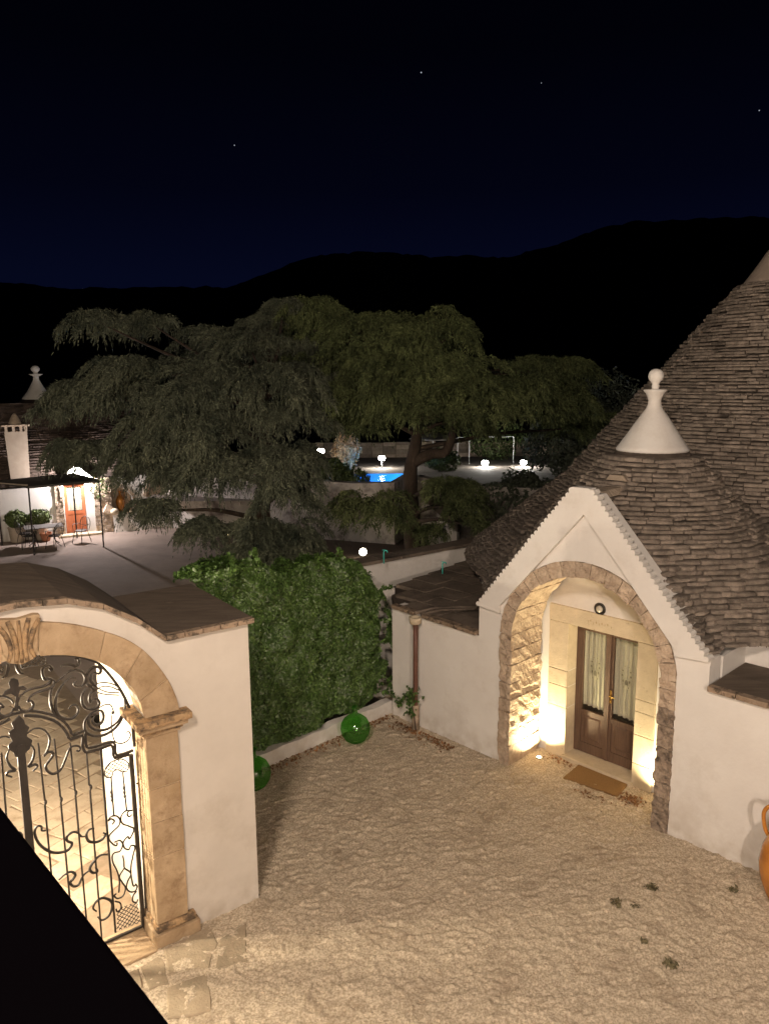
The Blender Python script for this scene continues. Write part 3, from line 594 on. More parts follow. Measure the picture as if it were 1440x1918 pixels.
# ================================================================== TRULLO
tr = thing('trullo_house', 'white trullo with scalloped gable, arched stone porch and grey stone-slab cone roofs', 'house', F(0, -3, 0))
AC = (.05, 1.95); RI = 1.13; RO = 1.345
def arcpts(r, a0, a1, k, c=AC): return [(c[0] + r * math.cos(R(a0 + (a1 - a0) * i / k)), c[1] + r * math.sin(R(a0 + (a1 - a0) * i / k))) for i in range(k + 1)]
outl = [(-3.55, 0), (-3.55, 1.93), (-1.69, 1.86), (-1.69, 2.36), (-.13, 4.19), (.16, 4.19), (1.77, 2.39), (1.77, 2.05), (5.2, 2.05), (5.2, 0), (1.38, 0), (1.38, 2.1)] + arcpts(RO, 6, 174, 30) + [(-1.28, 2.1), (-1.28, 0)]
MB().prism(F, outl, -.30, 0).build('wall', M['plaster'], tr)
# porch side walls behind the stone reveals and the back wall with its doorway
MB().box(F, -1.60, -1.285, -1.25, -.302, 0, 2.18).build('porch_side_wall', M['plaster'], tr)
MB().box(F, 1.385, 1.70, -1.25, -.302, 0, 2.18).build('porch_side_wall', M['plaster'], tr)
bw = [(-1.60, 0), (-1.60, 2.15), (-.9, 3.05), (-.5, 3.3), (.5, 3.3), (.9, 3.05), (1.70, 2.15), (1.70, 0), (.52, 0), (.52, 2.14), (-.63, 2.14), (-.63, 0)]
MB().prism(F, bw, -1.10, -.79).build('back_wall', M['plaster'], tr)
# raised gable frame with scalloped edge
def scallop(p0, p1, n, amp):
    p0 = Vector(p0); p1 = Vector(p1); d = (p1 - p0) / n; nn = Vector((-d.y, d.x)).normalized(); out = []
    for i in range(n):
        q = p0 + d * i; w = random.uniform(.8, 1.2); out += [tuple(q - nn * amp * .2), tuple(q + d * .30 + nn * amp * w), tuple(q + d * .72 + nn * amp * w * .9)]
    return out
ol = scallop((-1.69, 2.36), (-.115, 4.27), 30, .030)
orr = scallop((.145, 4.27), (1.775, 2.40), 30, .030)
frame = [(-1.69, 2.36)] + ol + [(-.115, 4.285), (.145, 4.285)] + orr + [(1.775, 2.40), (1.36, 2.37), (1.36, 2.46), (.06, 3.94), (-1.265, 2.44), (-1.265, 2.33)]
MB().prism(F, frame, .0015, .07).build('gable_frame', M['plaster'], tr)
back = [(-1.69, 2.30)] + ol + [(-.115, 4.285), (.145, 4.285)] + orr + [(1.775, 2.34), (1.60, 2.37), (.02, 4.10), (-1.54, 2.30)]
MB().prism(F, back, -.07, -.001).build('gable_coping', M['plaster'], tr)

# rough stones of the porch: jamb blocks and voussoirs, subdivided and roughened
def rough_prism(fr, poly, n0, n1, mt, parent, name, amp=.012, sub=.055, seed=0):
    mb = MB().prism(fr, poly, n0, n1)
    bm = bmesh.new(); vs = [bm.verts.new(v) for v in mb.v]
    for f_ in mb.f:
        try: bm.faces.new([vs[i] for i in f_])
        except ValueError: pass
    bmesh.ops.recalc_face_normals(bm, faces=bm.faces)
    for _ in range(5):
        es = [e for e in bm.edges if e.calc_length() > sub * 1.6]
        if not es: break
        bmesh.ops.subdivide_edges(bm, edges=es, cuts=1, use_grid_fill=True)
        bmesh.ops.triangulate(bm, faces=[f_ for f_ in bm.faces if len(f_.verts) > 4])
    bm.normal_update(); X = np.array([tuple(v.co) for v in bm.verts])
    h = vnoise(X[:, 0] + X[:, 2] * .7, X[:, 1] + X[:, 2], seed, .075) + .6 * vnoise(X[:, 0] - X[:, 1], X[:, 2] * 1.3, seed + 9, .035)
    for v, hh in zip(bm.verts, h): v.co += v.normal * float((hh - .8) * amp * 2)
    V_ = [v.co.copy() for v in bm.verts]; bm.verts.index_update(); fs = [tuple(v.index for v in f_.verts) for f_ in bm.faces]; bm.free()
    return build_mesh(name, V_, fs, mt, parent, recalc=False)
zl = [-.02, .30, .52, .83, 1.02, 1.27, 1.56, 1.78, 2.02]
for a, b in zip(zl[:-1], zl[1:]):
    e = random.uniform(-.025, .012); e2 = random.uniform(-.012, .012)
    rough_prism(F, [(-1.283, a + .006), (-1.08 + e2, a + .006), (-1.08 + e2, b - .004), (-1.283, b - .004)], -.74, .02 + e * .3, M['porch_stone'], tr, 'jamb_stone', .019, .05, int(a * 100) + 50)
zr = [-.02, .22, .47, .66, .95, 1.13, 1.42, 1.66, 1.90, 2.02]
for a, b in zip(zr[:-1], zr[1:]):
    e = random.uniform(-.03, .03); e2 = random.uniform(-.012, .012)
    rough_prism(F, [(1.175 + e2, a + .006), (1.383, a + .006), (1.383, b - .004), (1.175 + e2, b - .004)], -.74, .02, M['porch_dark'] if a < 1.6 else M['porch_stone'], tr, 'jamb_stone', .016, .05, int(a * 100) + 150)
na = 17
for k in range(na):
    a0 = 3.2 + (176.8 - 3.2) * k / na + .25; a1 = 3.2 + (176.8 - 3.2) * (k + 1) / na - .25
    ro = RO - .004 + random.uniform(-.012, .0); ri = RI + random.uniform(-.012, .012)
    rough_prism(F, arcpts(ro, a0, a1, 3) + arcpts(ri, a1, a0, 3), -.74, .012 + random.uniform(0, .012), M['porch_stone'], tr, 'voussoir', .011, .06, k + 300)
# smooth plastered door surround stones
lj = [0, .80, 1.13, 1.38, 2.12]
for a, b in zip(lj[:-1], lj[1:]): block(F, -.955, -.628, -1.06, -.755 + random.uniform(-.004, .004), a + .003, b - .003, M['surround'], tr, 'surround_stone', .006)
rj = [0, .35, .78, 1.12, 1.30, 2.12]
for a, b in zip(rj[:-1], rj[1:]): block(F, .47, .76, -1.06, -.755 + random.uniform(-.004, .004), a + .003, b - .003, M['surround'], tr, 'surround_stone', .006)
block(F, -.955, .90, -1.06, -.750, 2.124, 2.375, M['surround'], tr, 'lintel', .006)
block(F, -.65, .50, -1.08, -.70, -.01, .075, M['surround'], tr, 'threshold', .012)
# traces of a carved inscription in the lintel (worn beyond reading)
mb = MB()
for k, (a, w_, dz) in enumerate([(-.30, .018, .0), (-.27, .03, .02), (-.22, .012, -.01), (-.18, .03, .01), (-.13, .015, -.005), (-.09, .028, .012), (-.04, .014, 0), (0.0, .03, .015), (.06, .012, -.01)]):
    mb.box(F, a, a + w_ * .4, -.751, -.7475, 2.22 + dz, 2.25 + dz)
mb.build('worn_carving', mat('carving_shadow', (.40, .30, .17), None, 5, .9), tr)

# --- the double door
dl = MB()
dl.box(F, -.627, -.575, -1.06, -1.0, .076, 2.12); dl.box(F, .425, .469, -1.06, -1.0, .076, 2.12); dl.box(F, -.574, .424, -1.06, -1.0, 2.06, 2.12)
dl.build('door_frame', M['wood'], tr)
def door_leaf(a0, a1, handle):
    mb = MB(); st = .062
    mb.box(F, a0, a0 + st, -1.045, -.995, .085, 2.055); mb.box(F, a1 - st, a1, -1.045, -.995, .085, 2.055)
    for z0, z1 in ((.085, .24), (.69, .76), (2.0, 2.055)): mb.box(F, a0 + st + .001, a1 - st - .001, -1.043, -.997, z0, z1)
    lf = mb.build('door_leaf', M['wood'], tr, bevel=.004)
    MB().box(F, a0 + st, a1 - st, -1.035, -1.012, .24, .69).build('panel', M['wood'], lf)
    MB().hexa([F(a0 + st + .05, -1.012, .31), F(a1 - st - .05, -1.012, .31), F(a1 - st - .05, -1.012, .67), F(a0 + st + .05, -1.012, .67), F(a0 + st + .075, -1.0, .335), F(a1 - st - .075, -1.0, .335), F(a1 - st - .075, -1.0, .645), F(a0 + st + .075, -1.0, .645)]).build('raised_panel', M['wood'], lf)
    MB().box(F, a0 + st, a1 - st, -1.025, -1.021, .76, 2.0).build('glass_pane', M['glass'], lf)
    # pleated lace curtain behind the pane
    nx, nz = 60, 30; vs = []; fs = []
    for j in range(nz + 1):
        for i in range(nx + 1):
            t = i / nx; v = j / nz; a = a0 + st - .01 + (a1 - a0 - 2 * st + .02) * t
            pl = .011 * math.sin(t * 31 + .8 * math.sin(v * 3 + a0)) + .006 * math.sin(t * 67 + v * 2)
            zb = .815 + .014 * abs(math.sin(t * 14)) - .018 * t
            vs.append(F(a, -1.062 + pl, zb + (2.0 - zb) * v))
    for j in range(nz):
        for i in range(nx): q = j * (nx + 1) + i; fs.append((q, q + 1, q + nx + 2, q + nx + 1))
    build_mesh('curtain', vs, fs, M['lace'], lf, smooth=True, recalc=False)
    cx = (a0 + a1) / 2
    mb = MB(); mg = MB()
    def disc(mm, x, z, rx, rz, d, k=14): mm.add([F(x, d, z)] + [F(x + rx * math.cos(2 * math.pi * i / k), d, z + rz * math.sin(2 * math.pi * i / k)) for i in range(k)], [(0, 1 + i, 1 + (i + 1) % k) for i in range(k)])
    def ring(mm, x, z, rx, rz, d, w=.010, k=18):
        vs = []; 
        for i in range(k):
            a = 2 * math.pi * i / k; vs += [F(x + rx * math.cos(a), d, z + rz * math.sin(a)), F(x + (rx - w) * math.cos(a), d, z + (rz - w) * math.sin(a))]
        mm.add(vs, [(2 * i, 2 * i + 1, (2 * i + 3) % (2 * k), (2 * i + 2) % (2 * k)) for i in range(k)])
    for s_ in (-1, 1):
        for kx, kz, ka, kb in ((.030, 1.60, .014, .016), (.060, 1.53, .030, .026), (.066, 1.46, .030, .034), (.050, 1.38, .026, .040), (.034, 1.29, .022, .034)):
            ring(mb, cx + s_ * kx, kz, ka, kb, -1.037 - kx * .01, .007); disc(mg, cx + s_ * kx, kz, ka * .45, kb * .5, -1.0385)
        disc(mb, cx + s_ * .030, 1.455, .008, .022, -1.0363)
    ring(mb, cx, 1.34, .040, .085, -1.0365, .008); disc(mg, cx, 1.36, .024, .045, -1.0387); disc(mb, cx, 1.30, .012, .030, -1.0360)
    disc(mb, cx, 1.47, .010, .036, -1.0368); disc(mb, cx, 1.66, .007, .030, -1.0368); disc(mb, cx, 1.22, .006, .030, -1.0386); disc(mg, cx, 1.05, .004, .12, -1.0386)
    mb.build('lace_motif', M['lace_thread'], lf, recalc=False); mg.build('lace_openwork', M['lace_gap'], lf, recalc=False)
    if handle:
        h = MB(); h.box(F, a0 + .026, a0 + .058, -.994, -.986, 1.0, 1.20)
        h.tube([F(a0 + .042, -.99, 1.12), F(a0 + .042, -.95, 1.12), F(a0 + .065, -.943, 1.122), F(a0 + .13, -.943, 1.112)], [.009, .009, .009, .007], 8)
        h.lathe([(.001, -.012), (.012, -.008), (.014, 0), (.012, .008), (.001, .012)], F(a0 + .042, -.984, 1.04), 10)
        h.build('door_handle', M['brass'], lf, smooth=False)
    return lf
door_leaf(-.574, -.078, False); door_leaf(-.074, .424, True)
MB().box(F, -.098, -.052, -.994, -.978, .09, 2.05).build('meeting_bead', M['wood'], tr, bevel=.005)
MB().box(F, -.7, .6, -2.0, -1.62, 0, 2.4).build('inner_room', M['room'], tr)

# --- roof height field: big cone, small cone, gable vault
def H(u, n):
    ra_ = np.sqrt(u ** 2 + (n + 6.5) ** 2); A = np.maximum(8.24 - 1.19 * ra_, 3.75 - .80 * (ra_ - 3.77))
    rb = np.sqrt(u ** 2 + (n + 1.8) ** 2); B = 5.30 - 1.13 * rb
    C = 4.16 - 1.13 * np.abs(u) + 0 * n; C = np.where(n > -1.8, C, -9)
    B = np.maximum(B, C)
    lim = 4.41 - 1.13 * np.abs(u) + .95 * np.maximum(0, -n - .45); B = np.where(n > -1.8, np.minimum(B, lim), B)
    k = .22; h = np.clip(.5 + .5 * (B - A) / k, 0, 1)
    return A * (1 - h) + B * h + k * h * (1 - h)
st = .07; us = np.arange(-6.4, 6.4, st); ns = np.arange(-12.6, -.05, st)
UU, NN = np.meshgrid(us, ns); HH = H(UU, NN); cx_, cy_ = None, None
def contour(z):
    I = HH >= z; ny, nx = I.shape; E_ = {}
    c = I[:-1, :-1].astype(int) + 2 * I[:-1, 1:] + 4 * I[1:, 1:] + 8 * I[1:, :-1]
    js, is_ = np.where((c > 0) & (c < 15)); segs = {}
    def pt(key):
        j, i, d = key
        h0 = HH[j, i]; h1 = HH[j, i + 1] if d == 0 else HH[j + 1, i]; t = (z - h0) / (h1 - h0)
        return (us[i] + st * t, ns[j]) if d == 0 else (us[i], ns[j] + st * t)
    T = {1: [(3, 0)], 2: [(0, 1)], 3: [(3, 1)], 4: [(1, 2)], 5: [(3, 0), (1, 2)], 6: [(0, 2)], 7: [(3, 2)], 8: [(2, 3)], 9: [(2, 0)], 10: [(0, 1), (2, 3)], 11: [(2, 1)], 12: [(1, 3)], 13: [(1, 0)], 14: [(0, 3)]}
    adj = {}
    for j, i in zip(js, is_):
        ed = ((j, i, 0), (j, i + 1, 1), (j + 1, i, 0), (j, i, 1))
        for a, b in T[int(c[j, i])]: adj.setdefault(ed[a], []).append(ed[b]); adj.setdefault(ed[b], []).append(ed[a])
    seen = set(); lines = []
    starts = [k for k, v in adj.items() if len(v) == 1] + list(adj)
    for s0 in starts:
        if s0 in seen: continue
        line = [s0]; seen.add(s0); cur = s0
        while True:
            nx_ = [q for q in adj[cur] if q not in seen]
            if not nx_: break
            cur = nx_[0]; seen.add(cur); line.append(cur)
        if len(line) > 4: lines.append([pt(k) for k in line])
    return lines
stones = []; rr = random.Random(3); z = 2.22; course = 0
eye = Vector((0, 0, EYE))
while z < 7.30:
    th = rr.uniform(.052, .068)
    for line in contour(z):
        P = np.array(line); d = np.hypot(*(P[1:] - P[:-1]).T); cum = np.concatenate([[0], np.cumsum(d)]); tot = cum[-1]
        a = rr.random() * .1
        while a < tot - .08:
            w = rr.uniform(.12, .36) * (1.25 if z > 5.3 else 1); b = min(a + w, tot)
            pa = np.array([np.interp(a, cum, P[:, 0]), np.interp(a, cum, P[:, 1])]); pb = np.array([np.interp(b, cum, P[:, 0]), np.interp(b, cum, P[:, 1])])
            mid = (pa + pb) / 2; e = .05; g_u = (H(mid[0] + e, mid[1]) - H(mid[0] - e, mid[1])); g_n = (H(mid[0], mid[1] + e) - H(mid[0], mid[1] - e))
            gl = math.hypot(g_u, g_n) or 1; nrm = np.array([-g_u / gl, -g_n / gl])
            W3 = F(mid[0], mid[1], z); n3 = FU * float(nrm[0]) + FN * float(nrm[1]); vdir = (eye - W3).normalized()
            under_small = math.hypot(mid[0], mid[1] + 1.8) < .66 and z > 4.3; 
            if not (z < 2.42 and mid[0] > 1.5 and mid[1] > -2.2) and n3.dot(Vector((vdir.x, vdir.y, 0)).normalized()) > -.35 and not under_small and not (mid[1] > -.36 and abs(mid[0]) < 1.9 and False):
                stones.append((z, th, pa, pb, nrm, (W3 - eye).length / w))
            a = b + .004
    z += th * .96
stones.sort(key=lambda s_: s_[5])
def stone_geo(mb, s_):
    z, th, pa, pb, nrm, _ = s_; dd = rr.uniform(.20, .26); out = rr.uniform(-.014, .036); tilt = rr.uniform(-.004, .018); dz = rr.uniform(-.008, .008)
    t = (pb - pa) / (np.linalg.norm(pb - pa) + 1e-9); pa2 = pa + t * .004; pb2 = pb - t * .004
    j = lambda: rr.uniform(-.018, .018)
    f0 = pa2 + nrm * (out + j()); f1 = pb2 + nrm * (out + j()); fm = (pa2 + pb2) / 2 + nrm * (out + .012 + abs(j())); b0 = pa2 - nrm * dd; b1 = pb2 - nrm * dd; bmid = (b0 + b1) / 2
    lo = [f0, fm, f1, b1, bmid, b0]; zz = z + dz
    zt = [th - .008 - tilt + rr.uniform(-.008, .004), th - .006 - tilt, th - .008 - tilt + rr.uniform(-.008, .004), th, th, th]
    ins = .012
    lo3 = [F(p[0], p[1], zz) for p in lo]
    hi3 = [F(*(p - nrm * (ins if i < 3 else 0)), zz + zt[i]) for i, p in enumerate(lo)]
    md3 = [F(*(p + nrm * (.004 if i < 3 else 0)), zz + zt[i] - .014) for i, p in enumerate(lo)]
    vs = lo3 + md3 + hi3; fs = []
    for L_ in (0, 6):
        fs += [(L_ + i, L_ + (i + 1) % 6, L_ + (i + 1) % 6 + 6, L_ + i + 6) for i in range(6)]
    fs.append((12, 13, 16, 17)); fs.append((13, 14, 15, 16))
    mb.add(vs, fs)
for s_ in stones[:285]:
    mb = MB(); stone_geo(mb, s_); mb.build('roof_stone', M['roof'], tr, recalc=False)
mb = MB()
for s_ in stones[285:]: stone_geo(mb, s_)
props(mb.build('roof_stone_courses', M['roof'], tr, recalc=False), kind='stuff')
print('roof stones', len(stones))
# dark mortar bed just below the stones
Z = np.maximum(HH - .11, 2.16); Pm = np.stack([FO.x + FU.x * UU.ravel() + FN.x * NN.ravel(), FO.y + FU.y * UU.ravel() + FN.y * NN.ravel(), Z.ravel()], 1)
nx = len(us); ii = np.arange(len(ns) - 1)[:, None] * nx + np.arange(nx - 1)[None]; Fq = np.stack([ii, ii + 1, ii + nx + 1, ii + nx], -1).reshape(-1, 4)
Hm = np.minimum(np.minimum(HH[:-1, :-1], HH[1:, :-1]), np.minimum(HH[:-1, 1:], HH[1:, 1:])); keep = ((HH[:-1, :-1] > 2.25) & ~((Hm < 2.50) & (UU[:-1, :-1] > 1.3) & (NN[:-1, :-1] > -2.2))).ravel(); np_mesh('roof_bed', Pm, Fq[keep], M['roof_under'], tr)
# pale ridge capping from gable peak back to the small cone
n = -.09; 
while n > -.85:
    w = random.uniform(.13, .22); c = random.uniform(-.02, .02)
    zz = float(H(np.array(.0), np.array(n - w / 2))) + .03
    MB().hexa([F(-.16 + c, n, zz - .06), F(.17 + c, n, zz - .06), F(.17 + c, n - w + .012, zz - .06), F(-.16 + c, n - w + .012, zz - .06), F(-.10 + c, n, zz + .02), F(.10 + c, n, zz + .02), F(.10 + c, n - w + .012, zz + .02), F(-.10 + c, n - w + .012, zz + .02)]).build('ridge_stone', M['ridge'], tr, bevel=.01)
    n -= w
# plastered tips
def finial(c, s_, parent, wide=1, mt='plaster'):
    prof = [(.56, 0), (.575, .03), (.53, .085), (.40, .26), (.29, .42), (.20, .54), (.135, .62), (.105, .69), (.10, .75), (.115, .80), (.15, .86), (.185, .895), (.183, .905), (.06, .912), (.055, .93), (.062, .95), (.055, .99), (.075, 1.02), (.105, 1.05), (.118, 1.09), (.117, 1.13), (.10, 1.17), (.07, 1.195), (.02, 1.21)]
    MB().lathe([(r * s_ * .92, z * s_) for r, z in prof], c, 40).build('plaster_tip', M[mt], parent, smooth=True)
finial(F(0, -1.80, 4.63), .96, tr)
finial(F(-.02, -6.5, 7.26), 1.36, tr, mt='tan_plaster')
# drum under the eaves
dr = MB(); ring_ = []
for k in range(97):
    a = 2 * math.pi * k / 96; ring_.append((5.50 * math.cos(a), -6.5 + 5.50 * math.sin(a)))
ring_ = [p for p in ring_ if not (p[1] > -3 and abs(p[0]) < 1.8)]
ring_.sort(key=lambda p: (math.atan2(p[1] + 6.5, p[0]) - math.pi / 2) % (2 * math.pi))
dr.add([F(a, b, 0) for a, b in ring_] + [F(a, b, 2.24) for a, b in ring_], [(i, (i + 1) % len(ring_), (i + 1) % len(ring_) + len(ring_), i + len(ring_)) for i in range(len(ring_) - 1)])
dr.build('drum_wall', M['plaster'], tr, recalc=False)
# --- low flat roof left of the gable: flags, cornice, gutter, spout
rr2 = random.Random(8); MB().prism(lambda a, n, z: F(a, z, n), [(-3.50, -.02), (-1.68, -.02), (-1.68, -1.2), (-4.85, -3.8), (-4.52, -.9)], 1.70, 1.885).build('roof_screed', M['roof_under'], tr)
n = -.06; row = 0
while n > -3.7:
    h = rr2.uniform(.42, .60); lim0 = -3.46 - max(0, min(1, (-n) / .9)) * 1.0 - max(0, (-n - .9)) * .14
    a = lim0 + .02
    while a < -1.73:
        w = rr2.uniform(.5, .85); a1 = min(a + w, -1.71)
        if a1 - a > .1 and math.hypot((a + a1) / 2, n - h / 2 + 6.5) > 5.2:
            zt = 1.93 - .04 * ((a + 3.5) / 1.8) + rr2.uniform(-.005, .005)
            mb = MB(); mb.box(F, a + .006, a1 - .006, n - h + .006, n - .006, 1.885, zt)
            for v in mb.v: v += Vector((rr2.uniform(-.006, .006), rr2.uniform(-.006, .006), 0))
            mb.build('roof_flag', M['terrace'], tr, bevel=.004)
        a = a1
    n -= h
for k, (a, b) in enumerate([(-3.50, -3.12), (-3.115, -2.98), (-2.80, -2.45), (-2.445, -2.07), (-2.065, -1.70)]):
    za = 1.935 - .040 * (a + 3.5) / 1.8; zb = 1.935 - .040 * (b + 3.5) / 1.8
    MB().hexa([F(a, -.05, za - .01), F(b - .008, -.05, zb - .01), F(b - .008, .075, zb - .01), F(a, .075, za - .01), F(a, -.05, za + .05), F(b - .008, -.05, zb + .05), F(b - .008, .075, zb + .05), F(a, .075, za + .05)]).build('cornice_slab', M['capedge'], tr, bevel=.005)
mb = MB()
for off in (-.07, .07): mb.tube([F(-2.89 + off, .06, 1.955), F(-2.85 + off, -.35, 1.955), F(-2.35 + off, -.95, 1.955), F(-2.0 + off, -1.35, 1.955)], .028, 6)
mb.build('gutter_ridge', M['terrace'], tr, smooth=True)
MB().lathe([(.02, -.10), (.09, -.085), (.10, -.02), (.105, .02), (.08, .02), (.07, -.01), (.01, -.03)], F(-2.89, .13, 1.90), 16).build('stone_spout', M['surround'], tr, smooth=True)
MB().tube([F(-2.89, .12, 1.83), F(-2.895, .12, 1.2), F(-2.90, .12, .45), F(-2.90, .12, -.02)], .040, 12).build('downpipe', M['pipe'], tr, smooth=True)
MB().tube([F(-2.90, .12, .42), F(-2.90, .12, -.02)], .062, 10).build('downpipe_shoe', M['porch_stone'], tr, smooth=True)
# --- low flat roof right of the gable
a = 1.79
while a < 5.1:
    w = random.uniform(.32, .45)
    block(F, a, a + w - .008, -.02, .085, 2.052, 2.115, M['capedge'], tr, 'cornice_slab', .006)
    a += w
a = 1.79; 
while a < 5.1:
    w = random.uniform(.55, .9)
    for n0, n1 in ((-.49, -.025), (-1.02, -.495)): block(F, a + .004, min(a + w, 5.2) - .004, n0, n1, 2.02, 2.112 + random.uniform(-.004, .004), M['capslab'], tr, 'roof_flag', .005)
    a += w
MB().box(F, 1.60, 5.2, -1.25, -1.03, 0, 2.37).build('upstand_wall', M['plaster'], tr)
MB().box(F, 1.60, 1.782, -1.03, -.345, 2.0, 2.37).build('upstand_wall', M['plaster'], tr)

# bulkhead lamp over the door, unlit
bl = thing('bulkhead_lamp', 'small round unlit bulkhead lamp with dark rim above the door lintel', 'lamp', F(-.14, -.78, 2.43))
def diskring(c, axis, prof, seg, name, mt, parent):
    ax = Vector(axis).normalized(); a = Vector((0, 0, 1)); b = ax.cross(a); mb = MB(); n = len(prof)
    for r, d in prof:
        for k in range(seg):
            t = 2 * math.pi * k / seg; mb.v.append(Vector(c) + ax * d + (a * math.cos(t) + b * math.sin(t)) * r)
    for i in range(n - 1):
        for k in range(seg): mb.f.append((i * seg + k, i * seg + (k + 1) % seg, (i + 1) * seg + (k + 1) % seg, (i + 1) * seg + k))
    mb.f.append(tuple(range(seg))); mb.f.append(tuple((n - 1) * seg + k for k in range(seg)))
    return mb.build(name, mt, parent, smooth=True)
diskring(F(-.14, -.789, 2.45), FN, [(.085, 0), (.09, .02), (.075, .035), (.058, .03), (.055, .015)], 24, 'rim', M['iron'], bl)
diskring(F(-.14, -.789, 2.45), FN, [(.054, .014), (.045, .04), (.02, .05), (.004, .052)], 20, 'lens', mat('frosted_lens', (.45, .42, .36), None, 5, .2), bl)

# recessed ground uplights
EM = emit('uplight_glow', (1, .86, .55), 26)
for u_, n_2, lab in ((-.90, -.50, 'left-hand glowing ground uplight in the porch corner by the rough jamb'), (.95, -.58, 'right-hand glowing ground uplight at the foot of the right jamb')):
    t = thing('ground_uplight', lab, 'uplight', F(u_, n_2, 0), 'uplights in the porch floor')
    MB().lathe([(.055, -.03), (.055, .012), (.042, .014), (.04, .004)], F(u_, n_2, .01), 18).build('rim', M['iron'], t)
    MB().lathe([(.039, 0), (.03, .008), (.004, .01)], F(u_, n_2, .012), 16).build('lens', EM, t)

# doormat
dm = [(-.34, -.70), (.43, -.80), (.50, -.33), (-.29, -.22)]
mb = MB(); k = 26; pts = []
for i in range(4):
    a, b = dm[i], dm[(i + 1) % 4]
    for j in range(k): t = j / k; pts.append((a[0] + (b[0] - a[0]) * t + random.uniform(-.006, .006), a[1] + (b[1] - a[1]) * t + random.uniform(-.006, .006)))
mb.prism(lambda a, n, z: F(a, z, n), pts, .004, .032)
props(mb.build('doormat', M['mat_coir'], bevel=0), 'worn brown coir doormat lying askew in front of the door', 'doormat')

# ================================================================== CURB, IVY, BOTTLES, PARAPET
C0 = Vector((.02, 12.39, 0)); C1 = Vector((-1.82, 10.59, 0)); CD = (C1 - C0).normalized(); CN = Vector((-CD.y * -1, -CD.x, 0)); CN = Vector((-CD.y, CD.x, 0))
if CN.dot(Vector((0, -1, 0))) < 0: CN = -CN
def Cw(s, n, z=0): return C0 + CD * s + CN * n + Vector((0, 0, z))
cb = thing('planter_wall', 'low white planter wall along the foot of the ivy', 'planter wall', Cw(2, -.1))
mb = MB(); pl = []
for i in range(25): s_ = -.12 + 3.5 * i / 24; pl.append((s_, .23 + .012 * math.sin(i * 1.7) + random.uniform(-.006, .006)))
MB().prism(Cw, [(-.12, -.03)] + pl + [(3.38, -.03)], -.16, 0).build('wall', M['plaster'], cb)
sheet_ = MB(); sheet_.add([Cw(-.1, -.161, .17), Cw(3.38, -.161, .17), Cw(3.38, -.6, .17), Cw(-.1, -.6, .17)], [(0, 1, 2, 3)])
sheet_.build('planter_soil', M['soil'], cb, recalc=False)
iw = thing('garden_wall', 'wall wholly covered by ivy between gate wall and low roof', 'wall', Cw(2, -.7))
MB().prism(Cw, [(-.75, 0), (-.75, 2.0), (.2, 2.45), (1.2, 2.60), (2.5, 2.72), (3.5, 2.75), (3.5, 0)], -.85, -.55).build('masonry', M['plaster'], iw)
MB().box(G, .0, .35, -2.9, -1.61, 0, 2.7).build('masonry', M['plaster'], iw)
# ivy foliage: folded leaf blades over a lumpy front, top and overhang
def leaves(P, N_, size, seed, fold=.35, aspect=1.25):
    r = np.random.default_rng(seed); n = len(P); N_ = N_ / np.linalg.norm(N_, axis=1)[:, None]
    a = r.normal(size=(n, 3)); a -= (a * N_).sum(1)[:, None] * N_; a[:, 2] -= .8; a -= (a * N_).sum(1)[:, None] * N_; a /= np.linalg.norm(a, axis=1)[:, None]; b = np.cross(N_, a)
    s = size * r.uniform(.65, 1.25, n)[:, None]
    base = P - a * s * .5 * aspect; tip = P + a * s * .6 * aspect - N_ * s * .15; L_ = P - b * s * .5 + N_ * s * fold * .5; Rr = P + b * s * .5 + N_ * s * fold * .5; 
    V_ = np.stack([base, L_, tip, Rr], 1).reshape(-1, 3); i = np.arange(n)[:, None] * 4
    Fq = np.concatenate([i + np.array([[0, 1, 2]]), i + np.array([[0, 2, 3]])], 1).reshape(-1, 3)
    return V_, Fq
